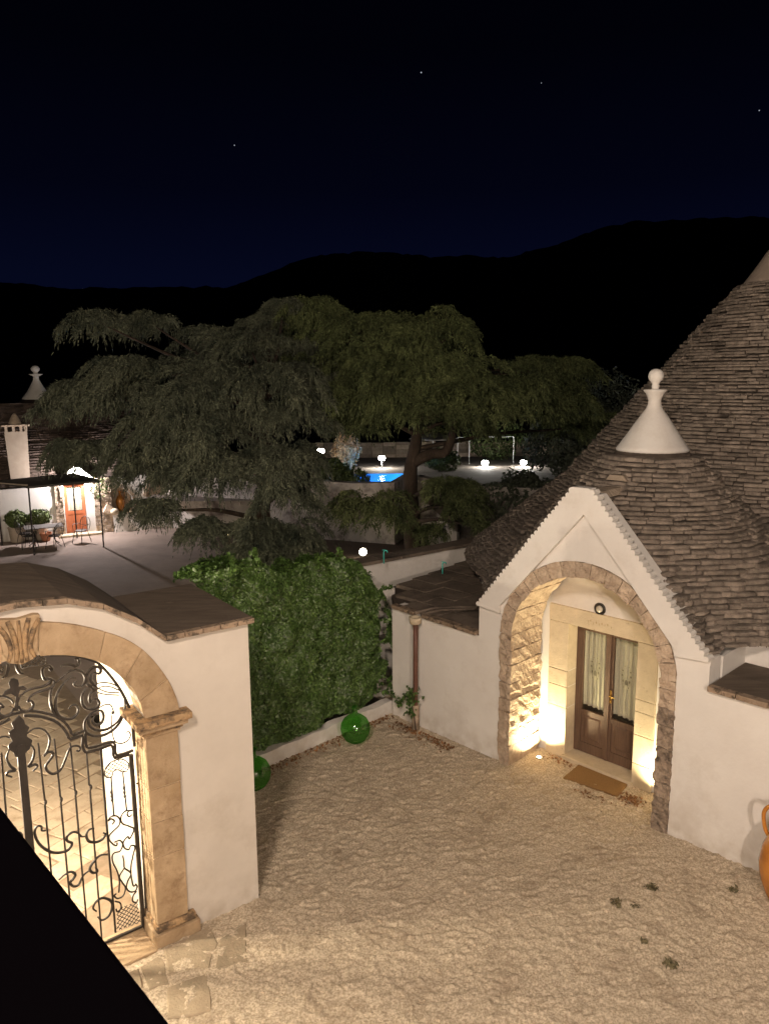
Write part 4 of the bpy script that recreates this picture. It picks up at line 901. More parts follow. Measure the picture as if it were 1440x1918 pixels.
def ivy():
    r = np.random.default_rng(4); n = 80000
    s = r.uniform(-.28, 3.35, n); 
    topz = np.interp(s, [-.5, 0, .35, .8, 1.4, 1.75, 2.05, 2.3, 2.8, 3.4, 4.9], [2.15, 2.35, 2.72, 2.86, 2.86, 2.76, 2.86, 3.10, 3.08, 2.98, 2.95])
    botz = np.interp(s, [-.5, -.15, .1, .35, .6, 1.2, 2, 2.6, 3, 4.9], [1.9, .75, .40, .27, .24, .30, .24, .20, .19, .19])
    z = botz + (topz - botz) * r.random(n)
    lump = vnoise(s * 1.0, z, 21, .42) * .26 + vnoise(s, z, 22, .17) * .15 + vnoise(s, z, 23, .07) * .04
    front = -.30 + lump * .85; depth = np.abs(r.normal(0, .05, n)); nn = front - depth
    edge = np.clip((topz - z) / .28, 0, 1); nn -= (1 - edge) * .22
    keep = vnoise(s, z, 25, .12) + (s > .05) * .7 + r.random(n) * .3 > .55
    keep &= ~((s < .02) & (vnoise(s, z, 26, .25) < .42 + (.1 - s) * .6))
    s, z, nn = s[keep], z[keep], nn[keep]
    P = np.stack([C0.x + CD.x * s + CN.x * nn, C0.y + CD.y * s + CN.y * nn, z], 1)
    e = .03
    gs = (vnoise(s + e, z, 21, .42) - vnoise(s - e, z, 21, .42)) * .20 / (2 * e) + (vnoise(s + e, z, 22, .17) - vnoise(s - e, z, 22, .17)) * .11 / (2 * e)
    gz = (vnoise(s, z + e, 21, .42) - vnoise(s, z - e, 21, .42)) * .20 / (2 * e) + (vnoise(s, z + e, 22, .17) - vnoise(s, z - e, 22, .17)) * .11 / (2 * e)
    Nn = np.array([CN.x, CN.y, 0])[None] - gs[:, None] * np.array([CD.x, CD.y, 0]) - gz[:, None] * np.array([0, 0, 1]) + r.normal(0, .42, (len(s), 3)) + np.array([0, 0, .35])
    V1, F1 = leaves(P, Nn, .035, 1)
    # top mat spilling backwards over the wall
    m = 12000; s = r.uniform(-.1, 3.3, m); t = r.uniform(0, 1, m); tz = np.interp(s, [-.5, 0, .35, .8, 1.4, 1.75, 2.05, 2.3, 2.8, 3.4, 4.9], [2.15, 2.35, 2.72, 2.86, 2.86, 2.76, 2.86, 3.10, 3.08, 2.98, 2.95])
    z = tz - .03 + (vnoise(s, t * 1.2, 31, .3) - .5) * .25 - .12 * t + r.normal(0, .03, m); nn = -.42 - t * .65
    P = np.stack([C0.x + CD.x * s + CN.x * nn, C0.y + CD.y * s + CN.y * nn, z], 1); Nn = r.normal(0, .5, (m, 3)) + np.array([0, 0, 1.1])
    V2, F2 = leaves(P, Nn, .042, 2)
    # stray shoots
    sh = []
    for (s0, z0, ds, dz, L_) in [(.1, 2.2, -1, .2, .3), (-.05, 1.65, -1, -.1, .35), (0, 1.3, -1, -.3, .4), (.1, .75, -1, -.5, .45), (.05, .55, -1, -.35, .75), (.2, .45, -1, -.2, .7), (2.4, 3.05, .3, 1, .25), (2.8, 3.05, .1, 1, .2), (3.3, 2.98, .5, .8, .3), (1.4, 2.85, -.2, 1, .2), (.8, 2.85, .2, 1, .2), (1.3, .35, .2, -1, .2)]:
        for k in range(14):
            t = k / 14 * L_; q = Cw(s0 + ds * t + random.uniform(-.03, .03), -.22 + random.uniform(-.05, .05) + (.12 if ds < 0 else 0), z0 + dz * t + random.uniform(-.03, .03) - t * t * .3)
            for _ in range(3): sh.append(tuple(q + Vector((random.gauss(0, .02), random.gauss(0, .02), random.gauss(0, .02)))))
    sh = np.array(sh); V3, F3 = leaves(sh, r.normal(0, .5, (len(sh), 3)) + np.array([CN.x, CN.y, .4]), .055, 3)
    root = thing('ivy', 'dense dark green ivy hanging over the wall behind the green bottles', 'ivy', Cw(2, -.3, .2))
    o = np_mesh('ivy_foliage', np.concatenate([V1, V2, V3]), np.concatenate([F1, F2 + len(V1), F3 + len(V1) + len(V2)]), M['leaf_ivy'], root); props(o, kind='stuff')
    mb = MB()
    for k in range(7):
        s0 = .2 + k * .5; mb.tube([Cw(s0, -.30, .15), Cw(s0 + random.uniform(-.1, .1), -.40, .6), Cw(s0 + random.uniform(-.3, .3), -.45, 1.4), Cw(s0 + random.uniform(-.4, .4), -.5, 2.2)], [.02, .016, .012, .008], 6)
    mb.build('stem', M['bark'], root)
    # small self-sown shoot at the foot of the downpipe
    rt_ = thing('ivy_shoot', 'short leafy ivy shoot wound round the foot of the brown downpipe', 'ivy', F(-2.9, .14, 0)); q = []
    for k in range(110): t = random.random(); q.append(tuple(F(-2.9 + random.gauss(0, .07) - (1 - t) * .12 * random.random(), .16 + random.gauss(0, .04), .22 + .50 * t)))
    for k in range(70): t = random.random(); q.append(tuple(F(-3.0 - t * .45, .10 + random.gauss(0, .03), .42 + .12 * math.sin(t * 7) + random.gauss(0, .03))))
    q = np.array(q); V_, F_ = leaves(q, r.normal(0, .6, (len(q), 3)) + np.array([FN.x, FN.y, .4]), .05, 6)
    props(np_mesh('shoot_leaves', V_, F_, M['leaf_ivy'], rt_), kind='stuff')
    MB().tube([F(-2.84, .17, 0), F(-2.86, .19, .25), F(-2.93, .18, .5), F(-2.86, .19, .8)], [.012, .009, .006, .004], 6).build('stem', M['bark'], rt_)
ivy()
# dead leaves and small litter at the wall foot
def litter(name, label, pts_fn, n, size, mt, cat, seed):
    r = np.random.default_rng(seed); P = np.array([tuple(pts_fn()) for _ in range(n)]); V_, F_ = leaves(P, r.normal(0, .45, (n, 3)) + np.array([0, 0, 1]), size, seed)
    props(np_mesh(name, V_, F_, mt), label, cat, kind='stuff')
litter('dead_leaves', 'brown fallen leaves along the planter wall and downpipe', lambda: (Cw(random.random() * 3.4, abs(random.gauss(0, .09)) + .02, .022) if random.random() < .6 else F(-3.3 + random.random() * 1.3, .16 + abs(random.gauss(0, .12)), .022)), 620, .035, M['deadleaf'], 'fallen leaves', 5)
litter('debris', 'dark scraps of dried leaves in front of the doormat', lambda: (F(.65 + random.gauss(0, .10), -.40 + random.gauss(0, .07), .018) if random.random() < .55 else (F(-.55 + random.gauss(0, .14), -.62 + random.gauss(0, .05), .018) if random.random() < .6 else F(.25 + random.gauss(0, .15), -.1 + random.gauss(0, .05), .018))), 260, .03, M['deadleaf'], 'debris', 9)
# weeds in the gravel
wl = ['low brownish weed in the gravel nearest the white wall', 'leafy weed tuft left of the other weeds in the gravel', 'tiny dark weed just right of the leafy tuft', 'green weed tuft nearest the camera at lower right', 'small weed on the gravel near the jar', 'tiny weed between the two bigger tufts']
for (x, y, s_), lab in zip([(2.97, 7.78, 1.0), (2.5, 7.53, 1.1), (2.68, 7.47, .6), (2.76, 6.64, 1.0), (3.85, 7.75, .7), (2.60, 6.95, .5)], wl):
    P = np.array([(x + random.gauss(0, .034) * s_, y + random.gauss(0, .028) * s_, .02 + abs(random.gauss(0, .018))) for _ in range(int(46 * s_))]); r = np.random.default_rng(int(x * 100))
    V_, F_ = leaves(P, r.normal(0, .8, (len(P), 3)) + np.array([0, 0, .6]), .024, 4, aspect=2.4)
    props(np_mesh('weed', V_, F_, M['weed']), lab, 'weed', 'weeds in the gravel')

def bottle(x, y, rb, label):
    prof = [(.02, .0), (.10, .012), (.17, .06), (.225, .15), (.245, .24), (.235, .32), (.195, .40), (.13, .455), (.065, .49), (.040, .525), (.036, .57), (.042, .585), (.042, .60), (.030, .60)]
    t = thing('glass_demijohn', label, 'bottle', (x, y, 0), 'green glass demijohns')
    MB().lathe([(r * rb / .245, z * rb / .245) for r, z in prof], (x, y, .008), 40).build('glass_body', M['greenglass'], t, smooth=True)
    MB().lathe([(.046, .575), (.052, .585), (.046, .60)], (x, y, .01), 16).build('rim', M['greenglass'], t, smooth=True)
bottle(-.49, 11.40, .235, 'large round green glass demijohn in front of the ivy, seen whole')
bottle(-1.86, 10.02, .235, 'green glass demijohn half hidden by the corner of the gate wall')

# parapet beyond the low roof
pw = thing('parapet_wall', 'white parapet wall with flat grey coping behind the low roof and ivy', 'wall', (0, 14.4, 0))
pa, pb = Vector((-1.75, 13.05, 0)), Vector((2.05, 15.95, 0)); pd = (pb - pa).normalized(); pn = Vector((pd.y, -pd.x, 0))
def Pw(s, n, z=0): return pa + pd * s + pn * n + Vector((0, 0, z))
PL = (pb - pa).length
MB().box(Pw, 0, PL, -.30, 0, 0, 2.22).build('wall', M['plaster'], pw)
s_ = -.05
while s_ < PL:
    w = random.uniform(.45, .6); block(Pw, s_, s_ + w - .008, -.36, .05, 2.222, 2.285 + random.uniform(-.004, .004), M['capedge'] if False else M['terrace'], pw, 'coping_slab', .006); s_ += w
for (x, y, z, lab) in ((-.02, 13.95, 2.29, 'teal tap standpipe on the coping near the round globe light'), (1.11, 14.46, 1.93, 'teal tap standpipe standing on the low flat roof')):
    t = thing('standpipe', lab, 'pipe', (x, y, z), 'teal standpipes')
    MB().tube([(x, y, z), (x, y, z + .22), (x + .02, y, z + .25), (x + .06, y, z + .25), (x + .07, y, z + .21)], .012, 8).build('pipe', M['teal'], t, smooth=True)
    MB().box(lambda a, b, c: Vector((a, b, c)), x - .03, x + .03, y - .006, y + .006, z + .255, z + .265).build('tap_handle', M['teal'], t)

# amber jar on the right
jx, jy = F(2.90, .42).x, F(2.90, .42).y
aj = thing('amber_jar', 'big amber glazed jar with handles, cut off by the right picture edge', 'jar', (jx, jy, 0))
MB().lathe([(.10, 0), (.13, .02), (.19, .15), (.255, .33), (.275, .50), (.25, .68), (.19, .83), (.12, .93), (.095, .98), (.095, 1.10), (.125, 1.14), (.12, 1.16), (.085, 1.155)], (jx, jy, .01), 44).build('body', M['amber'], aj, smooth=True)
for s2 in (-1, 1):
    c = Vector((jx, jy, 0)); d = FU * s2
    MB().tube(spline([c + d * .09 + Vector((0, 0, 1.09)), c + d * .20 + Vector((0, 0, 1.12)), c + d * .27 + Vector((0, 0, 1.02)), c + d * .25 + Vector((0, 0, .85)), c + d * .20 + Vector((0, 0, .76))], 5), .022, 8).build('handle', M['amber'], aj, smooth=True)

# ================================================================== CAMERA SIDE: house wall, lantern, balcony
W0 = lambda a, b, c: Vector((a, b, c))
hs = thing('balcony_house', 'house behind the viewpoint with plain white wall and balcony', 'house', (0, -1.2, 0))
MB().box(W0, -9, 9, -1.5, -1.1, 0, 8.0).build('wall', M['plaster'], hs)
MB().box(W0, -1.9, 1.3, -1.1, .55, 3.98, 4.12).build('balcony_slab', M['potwhite'], hs)
for (x, y, z), lab in ((MAIN_POS, 'lit iron wall lantern right of the balcony'), (SIDE_POS, 'lit iron wall lantern left of the balcony')):
    lt = thing('wall_lantern', lab, 'lantern', (x, -1.1, z), 'lanterns of the balcony house')
    MB().tube([(x, -1.1, z + .30), (x, y - .1, z + .36), (x, y, z + .30)], .015).build('bracket', M['iron'], lt)
    MB().lathe([(.12, 0), (.13, .02), (.03, .10), (.01, .12)], (x, y, z + .17), 12).build('hood', M['iron'], lt)
ra, rd = Vector((-.65, 1.19, 0)), Vector((.41, -.45, 0)).normalized(); rn = Vector((-rd.y, rd.x, 0)) * -1
if rn.dot(Vector((-1, -1, 0))) < 0: rn = -rn
def Rl(s, n, z): return ra + rd * s + rn * n + Vector((0, 0, z))
br = thing('balcony_railing', 'broad black handrail of the balcony crossing the bottom left corner', 'railing', Rl(.2, .15, 4.12))
MB().box(Rl, -1.1, .95, 0, .34, 4.93, 5.0).build('handrail', M['black'], br, bevel=.008)
for s_ in (-1.0, -.1, .8): MB().box(Rl, s_, s_ + .06, .14, .20, 4.12, 4.93).build('post', M['black'], br)
for k in range(14): MB().tube([Rl(-.9 + k * .13, .17, 4.14), Rl(-.9 + k * .13, .17, 4.93)], .009, 6).build('baluster', M['black'], br)
MB().box(Rl, -1.1, .95, .15, .19, 4.18, 4.21).build('bottom_rail', M['black'], br)

# ================================================================== LEFT FARM BUILDING
fb = thing('farm_building', 'white farm building with stone-framed door, niches and dark stone roof beyond the courtyard', 'building', Lw(4, -3))
poly = [(-6, 0), (-6, 1.80), (1.75, 1.90), (2.0, 1.98), (2.73, 2.62), (3.45, 2.0), (4.0, 2.06), (9.6, 2.25), (9.6, 0),
        (6.30, 0), (6.30, 1.20)] + [(5.75 + .55 * math.cos(R(a)), 1.25 + .55 * math.sin(R(a))) for a in range(10, 180, 20)] + [(5.20, 1.20), (5.20, 0),
        (4.70, 0), (4.70, .80), (4.66, 1.30), (4.45, 1.58), (4.17, 1.72), (3.88, 1.56), (3.66, 1.25), (3.63, .80), (3.63, 0),
        (3.0, 0), (3.0, 1.95), (2.25, 1.95), (2.25, 0)]
MB().prism(Lw, poly, -.45, 0).build('wall', M['plaster'], fb)
MB().box(Lw, 3.632, 4.698, -.449, -.002, 0, .68).build('niche_sill_wall', M['plaster'], fb)
MB().box(Lw, 3.60, 4.75, -.55, -.452, .6, 1.9).build('niche_back', M['rubble'], fb)
MB().box(Lw, 5.202, 6.298, -.449, -.002, 0, .85).build('niche_sill_wall', M['plaster'], fb)
MB().box(Lw, 5.15, 6.35, -.25, -.20, .86, 1.85).build('niche_back', M['rubble'], fb)
block(Lw, 3.60, 4.74, -.40, .06, .683, .73, M['surround'], fb, 'niche_sill', .005)
def ring_stones(path, w, mt, n0, n1, step=.16):
    P = [Vector((a, b, 0)) for a, b in path]; out = []
    for i in range(len(P) - 1):
        d = P[i + 1] - P[i]; k = max(1, round(d.length / step)); nn = Vector((-d.y, d.x, 0)).normalized() * w
        for j in range(k):
            a = P[i] + d * (j / k + .01); b = P[i] + d * ((j + 1) / k - .03); q = w * random.uniform(.75, 1.1) / w
            MB().prism(Lw, [(a.x, a.y), (b.x, b.y), (b.x + nn.x * q, b.y + nn.y * q), (a.x + nn.x * q, a.y + nn.y * q)], n0, n1).build('niche_stone', mt, fb)
ring_stones([(4.72, .74), (4.68, 1.30), (4.46, 1.60), (4.17, 1.74), (3.86, 1.58), (3.64, 1.25), (3.61, .74)], -.10, M['rubble'], -.2, .045)
ring_stones([(5.75 + .56 * math.cos(R(a)), 1.25 + .56 * math.sin(R(a))) for a in range(0, 181, 20)], -.13, M['rubble'], -.2, .04)
# rubble jambs left and right of the door
for a0, a1 in ((1.93, 2.23), (3.28, 3.92)):
    z = .0
    while z < 1.95:
        h = random.uniform(.10, .17); a = a0
        while a < a1 - .03:
            w = min(random.uniform(.09, .18), a1 - a)
            if a1 - a - w < .05: w = a1 - a
            block(Lw, a + .006, a + w - .006, .001, random.uniform(.035, .08), z + .006, z + h - .006, M['rubble'], fb, 'jamb_stone', .008)
            a += w
        z += h
block(Lw, 1.95, 3.5, .003, .42, -.01, .09, M['surround'], fb, 'door_step', .008)
MB().box(Lw, 2.0, 3.2, -1.2, -.9, 0, 2.1).build('inner_room', M['room'], fb)
fd = MB(); fd.box(Lw, 2.27, 2.36, -.16, -.11, .09, 1.93); fd.box(Lw, 2.88, 2.98, -.16, -.11, .09, 1.93)
for z0, z1 in ((.09, .22), (.78, .90), (1.82, 1.93)): fd.box(Lw, 2.361, 2.879, -.158, -.112, z0, z1)
fdo = fd.build('door', M['redwood'], fb)
MB().box(Lw, 2.361, 2.879, -.15, -.125, .22, .78).build('panel', M['redwood'], fdo)
MB().box(Lw, 2.361, 2.879, -.14, -.135, .90, 1.82).build('glass_pane', M['glass'], fdo)
mb = MB(); vs = []; fs = []
for i in range(25):
    a = 2.37 + .50 * i / 24; vs += [Lw(a, -.17 + .008 * math.sin(i * 1.3), .92), Lw(a, -.17 + .008 * math.sin(i * 1.3), 1.81)]
for i in range(24): fs.append((2 * i, 2 * i + 2, 2 * i + 3, 2 * i + 1))
build_mesh('curtain', vs, fs, M['lace'], fdo, recalc=False)
# roof courses climbing to the ridge, broken into slabs
mb = MB(); rb_ = MB(); nrow = 34
for k in range(nrow):
    t = k / nrow; n0 = -.02 - 4.2 * t; z0 = 1.98 + 2.82 * (t ** .92); dz = 2.82 / nrow * 1.05; a = -9.0 + random.random() * .2
    a_end = 9.6 - 5.0 * t
    while a < a_end:
        w = random.uniform(.2, .45); zj = random.uniform(-.012, .012); off = .02 + random.uniform(-.02, .03); zb = z0 + (.02 * (a) if t < .3 else .02 * a * (1 - t))
        if not (1.9 < a < 3.5 and t < .16): mb.box(Lw, a, a + w - .01, n0 - .30, n0 + off, zb + zj - .03, zb + dz + zj)
        a += w
props(mb.build('roof_stone_courses', M['roof_red'], fb), kind='stuff')
MB().hexa([Lw(-9, -.35, 1.80), Lw(9.6, -.35, 1.95), Lw(4.6, -4.4, 1.8), Lw(-9, -4.4, 1.8), Lw(-9, -.4, 1.86), Lw(9.6, -.4, 1.96), Lw(4.6, -4.4, 4.72), Lw(-9, -4.4, 4.72)]).build('roof_bed', M['roof_under'], fb)
# chimney
fc = Lw(.86, -.42); ch = lambda a, b, z: fc + LU * a + LN * b + Vector((0, 0, z))
cm = MB(); cm.hexa([ch(-.30, -.28, 2.0), ch(.32, -.28, 2.0), ch(.32, .28, 2.0), ch(-.30, .28, 2.0), ch(-.38, -.30, 3.92), ch(.36, -.30, 3.92), ch(.36, .30, 3.92), ch(-.38, .30, 3.92)])
chim = cm.build('chimney', M['potwhite'], fb)
for a in (-.36, -.12, .12, .28): MB().box(ch, a, a + .09, .20, .30, 3.922, 4.10).build('chimney_tooth', M['potwhite'], chim)
MB().box(ch, -.36, -.27, -.30, .0, 3.922, 4.10).build('chimney_tooth', M['potwhite'], chim); MB().box(ch, .28, .37, -.30, .0, 3.922, 4.10).build('chimney_tooth', M['potwhite'], chim)
MB().box(ch, -.46, .46, -.36, .36, 4.102, 4.16).build('chimney_cap', M['rubble'], chim)
MB().lathe([(.22, 0), (.20, .08), (.14, .22), (.09, .32), (.03, .40)], ch(0, 0, 4.162), 14).build('chimney_pot', M['rubble'], chim, smooth=True)
ft = thing('far_trullo', 'dark cone of a distant trullo with white pinnacle above the farm roof', 'trullo', (-14.6, 33, 0))
MB().lathe([(3.2, 2.0), (2.2, 3.2), (1.05, 4.55), (.62, 4.93), (.55, 4.95)], (-14.65, 33, 0), 40).build('cone_roof', M['roof_red'], ft)
MB().lathe([(.62, 0), (.62, .04), (.40, .30), (.22, .62), (.12, .82), (.11, .95), (.28, 1.03), (.28, 1.05), (.10, 1.06), (.09, 1.12), (.17, 1.2), (.18, 1.28), (.10, 1.38), (.02, 1.40)], (-14.65, 33, 4.93), 28).build('plaster_pinnacle', M['plaster'], ft, smooth=True)
# lamp above the far door
fl = thing('door_lamp', 'glaring white lamp above the farm building door', 'lamp', Lw(2.73, .02, 2.12))
MB().box(Lw, 2.67, 2.79, .001, .06, 2.26, 2.40).build('bracket', M['iron'], fl)
MB().lathe([(.01, -.07), (.05, -.05), (.07, 0), (.05, .05), (.01, .07)], Lw(2.73, .14, 2.34), 14).build('bulb', emit('door_bulb', (1, .93, .9), 40), fl, smooth=True)
# items in the niche and around the door
nj = thing('niche_jar', 'amber two-handled jar standing in the pointed wall niche', 'jar', Lw(4.25, -.15, .73))
MB().lathe([(.06, 0), (.12, .12), (.17, .33), (.16, .45), (.09, .60), (.05, .66), (.05, .76), (.075, .80), (.05, .80)], Lw(4.25, -.15, .735), 24).build('body', M['amber'], nj, smooth=True)
MB().tube([Lw(4.30, -.15, 1.48), Lw(4.42, -.15, 1.44), Lw(4.40, -.15, 1.22)], .014).build('handle', M['amber'], nj)
sl = thing('stone_fragment', 'pale carved stone fragment leaning at the left of the niche', 'stone', Lw(3.82, .10, .70))
MB().hexa([Lw(3.55, .02, .80), Lw(3.80, .02, .70), Lw(3.80, .2, .70), Lw(3.55, .2, .80), Lw(3.74, .02, 1.16), Lw(3.96, .02, .92), Lw(3.96, .18, .92), Lw(3.74, .18, 1.16)]).build('slab', M['rubble'], sl, bevel=.02)
MB().lathe([(.05, -.12), (.13, -.07), (.16, 0), (.13, .07), (.05, .12)], Lw(3.95, .22, .80), 12, .12).build('carved_knob', M['surround'], sl, smooth=True)
bs = thing('sloping_buttress', 'white sloping buttress running down from the niche to the ground', 'buttress', Lw(5.0, .15))
MB().hexa([Lw(3.95, .01, .0), Lw(5.25, .01, 0), Lw(5.25, .28, 0), Lw(3.95, .28, 0), Lw(3.90, .01, .74), Lw(4.08, .01, .70), Lw(4.08, .22, .70), Lw(3.90, .22, .74)]).build('masonry', M['plaster'], bs)

# climbing plant by the door
def foliage_blob(name, label, cat, c, rx, ry, rz, n, size, mt, seed, group=None, stem=None, flat=.0):
    r = np.random.default_rng(seed); d = r.normal(size=(n, 3)); d /= np.linalg.norm(d, axis=1)[:, None]; rad = r.uniform(.55, 1.05, n) ** .5
    lum = .72 + .5 * vnoise(d[:, 0] + d[:, 2] * .5, d[:, 1] + d[:, 2], seed, .35)
    P = np.array(c) + d * (rad * lum)[:, None] * np.array([rx, ry, rz]); N_ = d + r.normal(0, .55, (n, 3)); V_, F_ = leaves(P, N_, size, seed)
    root = thing(name, label, cat, (c[0], c[1], max(c[2] - rz, 0)), group)
    props(np_mesh('foliage', V_, F_, mt, root), kind='stuff')
    if stem: MB().tube([(c[0], c[1], stem), (c[0] + .05, c[1], c[2] - rz * .3), (c[0] - .05, c[1], c[2] + rz * .4)], [.05 + rx * .03, .04 + rx * .02, .02], 8).build('trunk', M['bark'], root)
    return root
cl = Lw(3.45, .12, 1.75); foliage_blob('climbing_plant', 'sparse climber on the wall right of the farm door', 'plant', tuple(cl), .45, .12, .42, 260, .06, M['shrub'], 61, stem=.0)
for (x, y, lab) in ((-13.15, 27.05, 'left-hand clipped round bush in a pale pot by the farm wall'), (-12.50, 27.45, 'right-hand clipped round bush in a pale pot by the farm wall')):
    t = foliage_blob('potted_bush', lab, 'potted bush', (x, y, .82), .37, .37, .30, 1500, .06, M['shrub'], int(-x * 10), 'potted round bushes')
    MB().lathe([(.20, 0), (.24, .03), (.29, .50), (.31, .52), (.30, .56), (.25, .56), (.24, .50)], (x, y, .004), 20).build('pot', M['potwhite'], t)
tp = thing('clay_pot', 'red clay pot on the ground behind the garden table', 'pot', (-12.2, 27.2, 0))
MB().lathe([(.13, 0), (.2, .25), (.22, .3), (.2, .3), (.17, .22)], (-12.2, 27.2, .005), 16).build('body', M['clay'], tp)

# pergola
pg = thing('pergola', 'black metal pergola with flat dark reed canopy over the garden table', 'pergola', (-11.6, 26.2, 0))
pt = {'fl': (-11.61, 24.91, 2.27), 'fr': (-9.72, 26.05, 2.30), 'br': (-11.25, 27.62, 2.36), 'bl': (-13.43, 26.46, 2.25)}
for k, (x, y, z) in pt.items(): MB().tube([(x, y, 0), (x, y, z)], .028, 4).build('pole', M['iron'], pg)
q = [Vector(pt[k]) for k in ('fl', 'fr', 'br', 'bl')]; cc = sum(q, Vector()) / 4; q2 = [cc + (p - cc) * 1.05 for p in q]
MB().hexa([p + Vector((0, 0, .0)) for p in q2] + [p + Vector((0, 0, .045)) for p in q2]).build('canopy', M['awning'], pg)
mb = MB()
for i in range(4): mb.tube([q[i] - Vector((0, 0, .02)), q[(i + 1) % 4] - Vector((0, 0, .02))], .022, 4)
mb.build('frame', M['iron'], pg)
fx = thing('canopy_beam', 'pale beam running off the pergola to the left picture edge', 'beam', (-12.5, 25.8, 2.3)); MB().tube([(-11.66, 24.95, 2.34), (-14.2, 26.1, 2.36)], .03, 4).build('beam', M['potwhite'], fx)
# garden table and chairs
tb = thing('garden_table', 'dark metal garden table with thin top under the pergola', 'table', (-11.9, 26.35, 0)); tx, ty = -11.85, 26.30
MB().box(lambda a, b, c: Vector((tx, ty, 0)) + LU * a + LN * b + Vector((0, 0, c)), -.62, .62, -.40, .40, .70, .72).build('tabletop', mat('table_top_metal', (.10, .09, .085), (.15, .14, .13), 8, .45), tb, bevel=.004)
for sx in (-1, 1):
    for sy in (-1, 1):
        c = Vector((tx, ty, 0)); MB().tube(spline([c + LU * sx * .42 + LN * sy * .25 + V(0, 0, .70), c + LU * sx * .30 + LN * sy * .15 + V(0, 0, .42), c + LU * sx * .36 + LN * sy * .2 + V(0, 0, .15), c + LU * sx * .50 + LN * sy * .32 + V(0, 0, 0)], 4), .014, 6).build('leg', M['iron'], tb)
def chair():
    t = thing('garden_chair', 'round-backed wrought metal garden chair at the left end of the table', 'chair', (0, 0, 0), 'garden chairs round the table')
    MB().lathe([(.19, .43), (.205, .44), (.205, .455), (.19, .46)], (0, 0, 0), 18).build('seat', M['iron'], t)
    for sx in (-1, 1):
        for sy in (-1, 1): MB().tube([(sx * .15, sy * .15, .43), (sx * .19, sy * .19, .2), (sx * .22, sy * .23, 0)], .011, 6).build('leg', M['iron'], t)
    mb = MB(); mb.tube(spline([(-.20, .17, .44), (-.23, .22, .65), (-.17, .25, .84), (0, .26, .90), (.17, .25, .84), (.23, .22, .65), (.20, .17, .44)], 5), .012, 6)
    mb.build('back_frame', M['iron'], t)
    mb = MB()
    for x in (-.11, -.04, .04, .11): mb.tube([(x, .19, .46), (x * 1.1, .245, .86)], .006, 5)
    mb.tube([(-.22, .20, .62), (.22, .20, .62)], .006, 5); mb.build('back_rods', M['iron'], t)
    mb = MB(); mb.tube(spline([(-.22, .20, .66), (-.27, 0, .66), (-.24, -.14, .62), (-.19, -.16, .45)], 4), .010, 6); mb.tube(spline([(.22, .20, .66), (.27, 0, .66), (.24, -.14, .62), (.19, -.16, .45)], 4), .010, 6); mb.build('arms', M['iron'], t)
    return t
chr0 = chair(); base_rot = math.atan2(LU.y, LU.x)
cl_ = [((-12.55, 26.35), 1.9, None), ((-11.35, 25.95), math.pi + .3 + .5, 'garden chair facing the camera-side edge of the table with its back to us'), ((-10.78, 26.85), -.9, 'garden chair standing apart to the right in front of the farm door'), ((-12.2, 25.95), 2.9, 'garden chair at the front left corner of the table beside the pergola pole')]
for i, (p, a, lab) in enumerate(cl_):
    if i == 0: chr0.location = (p[0], p[1], .004); chr0.rotation_euler = (0, 0, base_rot + a)
    else: copy_tree(chr0, (p[0], p[1], .004), base_rot + a, label=lab, cat='chair')

# ================================================================== POOL TERRACE
ZT = 1.30
tw = thing('retaining_wall', 'tall stained white wall below the pool terrace behind the cedars', 'wall', (0, 27, 0))
def seg(a, b, t, h0, h1, name='wall_section', mt=None, z0=0):
    a = Vector((*a, 0)); b = Vector((*b, 0)); d = (b - a).normalized(); n = Vector((d.y, -d.x, 0)) * -t
    MB().hexa([a + V(0, 0, z0), b + V(0, 0, z0), b + n + V(0, 0, z0), a + n + V(0, 0, z0), a + V(0, 0, h0), b + V(0, 0, h1), b + n + V(0, 0, h1), a + n + V(0, 0, h0)]).build(name, mt or M['retwall'], tw)
M['retwall'] = mat('stained_render', (.46, .42, .38), (.64, .59, .54), 1.1, .95, .3, 10, stain=(.17, .14, .13), stain_scale=1.0, stain_lo=.48, stain_hi=.62)
seg((-8.5, 29.6), (-2.6, 27.2), .4, 2.0, 2.07); seg((-2.6, 27.2), (-1.1, 26.64), .4, 2.12, 2.08); seg((-1.1, 26.64), (.34, 26.1), .4, 2.08, 2.16)
seg((1.15, 27.6), (2.3, 26.7), .35, 2.2, 2.0); seg((2.3, 26.7), (9.5, 25.8), .4, 2.0, 1.7)
seg((.34, 26.1), (.95, 27.9), .3, 2.1, 2.2)
stp = thing('stair_balustrade', 'dark sloping stair balustrade descending right of the cedar trunk', 'balustrade', (1.6, 25.9, 0))
MB().hexa([V(1.25, 26.2, 1.65), V(2.45, 25.4, .55), V(2.55, 25.6, .55), V(1.35, 26.4, 1.65), V(1.25, 26.2, 1.95), V(2.45, 25.4, .85), V(2.55, 25.6, .85), V(1.35, 26.4, 1.95)]).build('coping', M['terrace'], stp)
MB().hexa([V(1.27, 26.22, 0), V(2.43, 25.44, 0), V(2.53, 25.58, 0), V(1.37, 26.38, 0), V(1.27, 26.22, 1.64), V(2.43, 25.44, .54), V(2.53, 25.58, .54), V(1.37, 26.38, 1.64)]).build('wall', M['retwall'], stp)
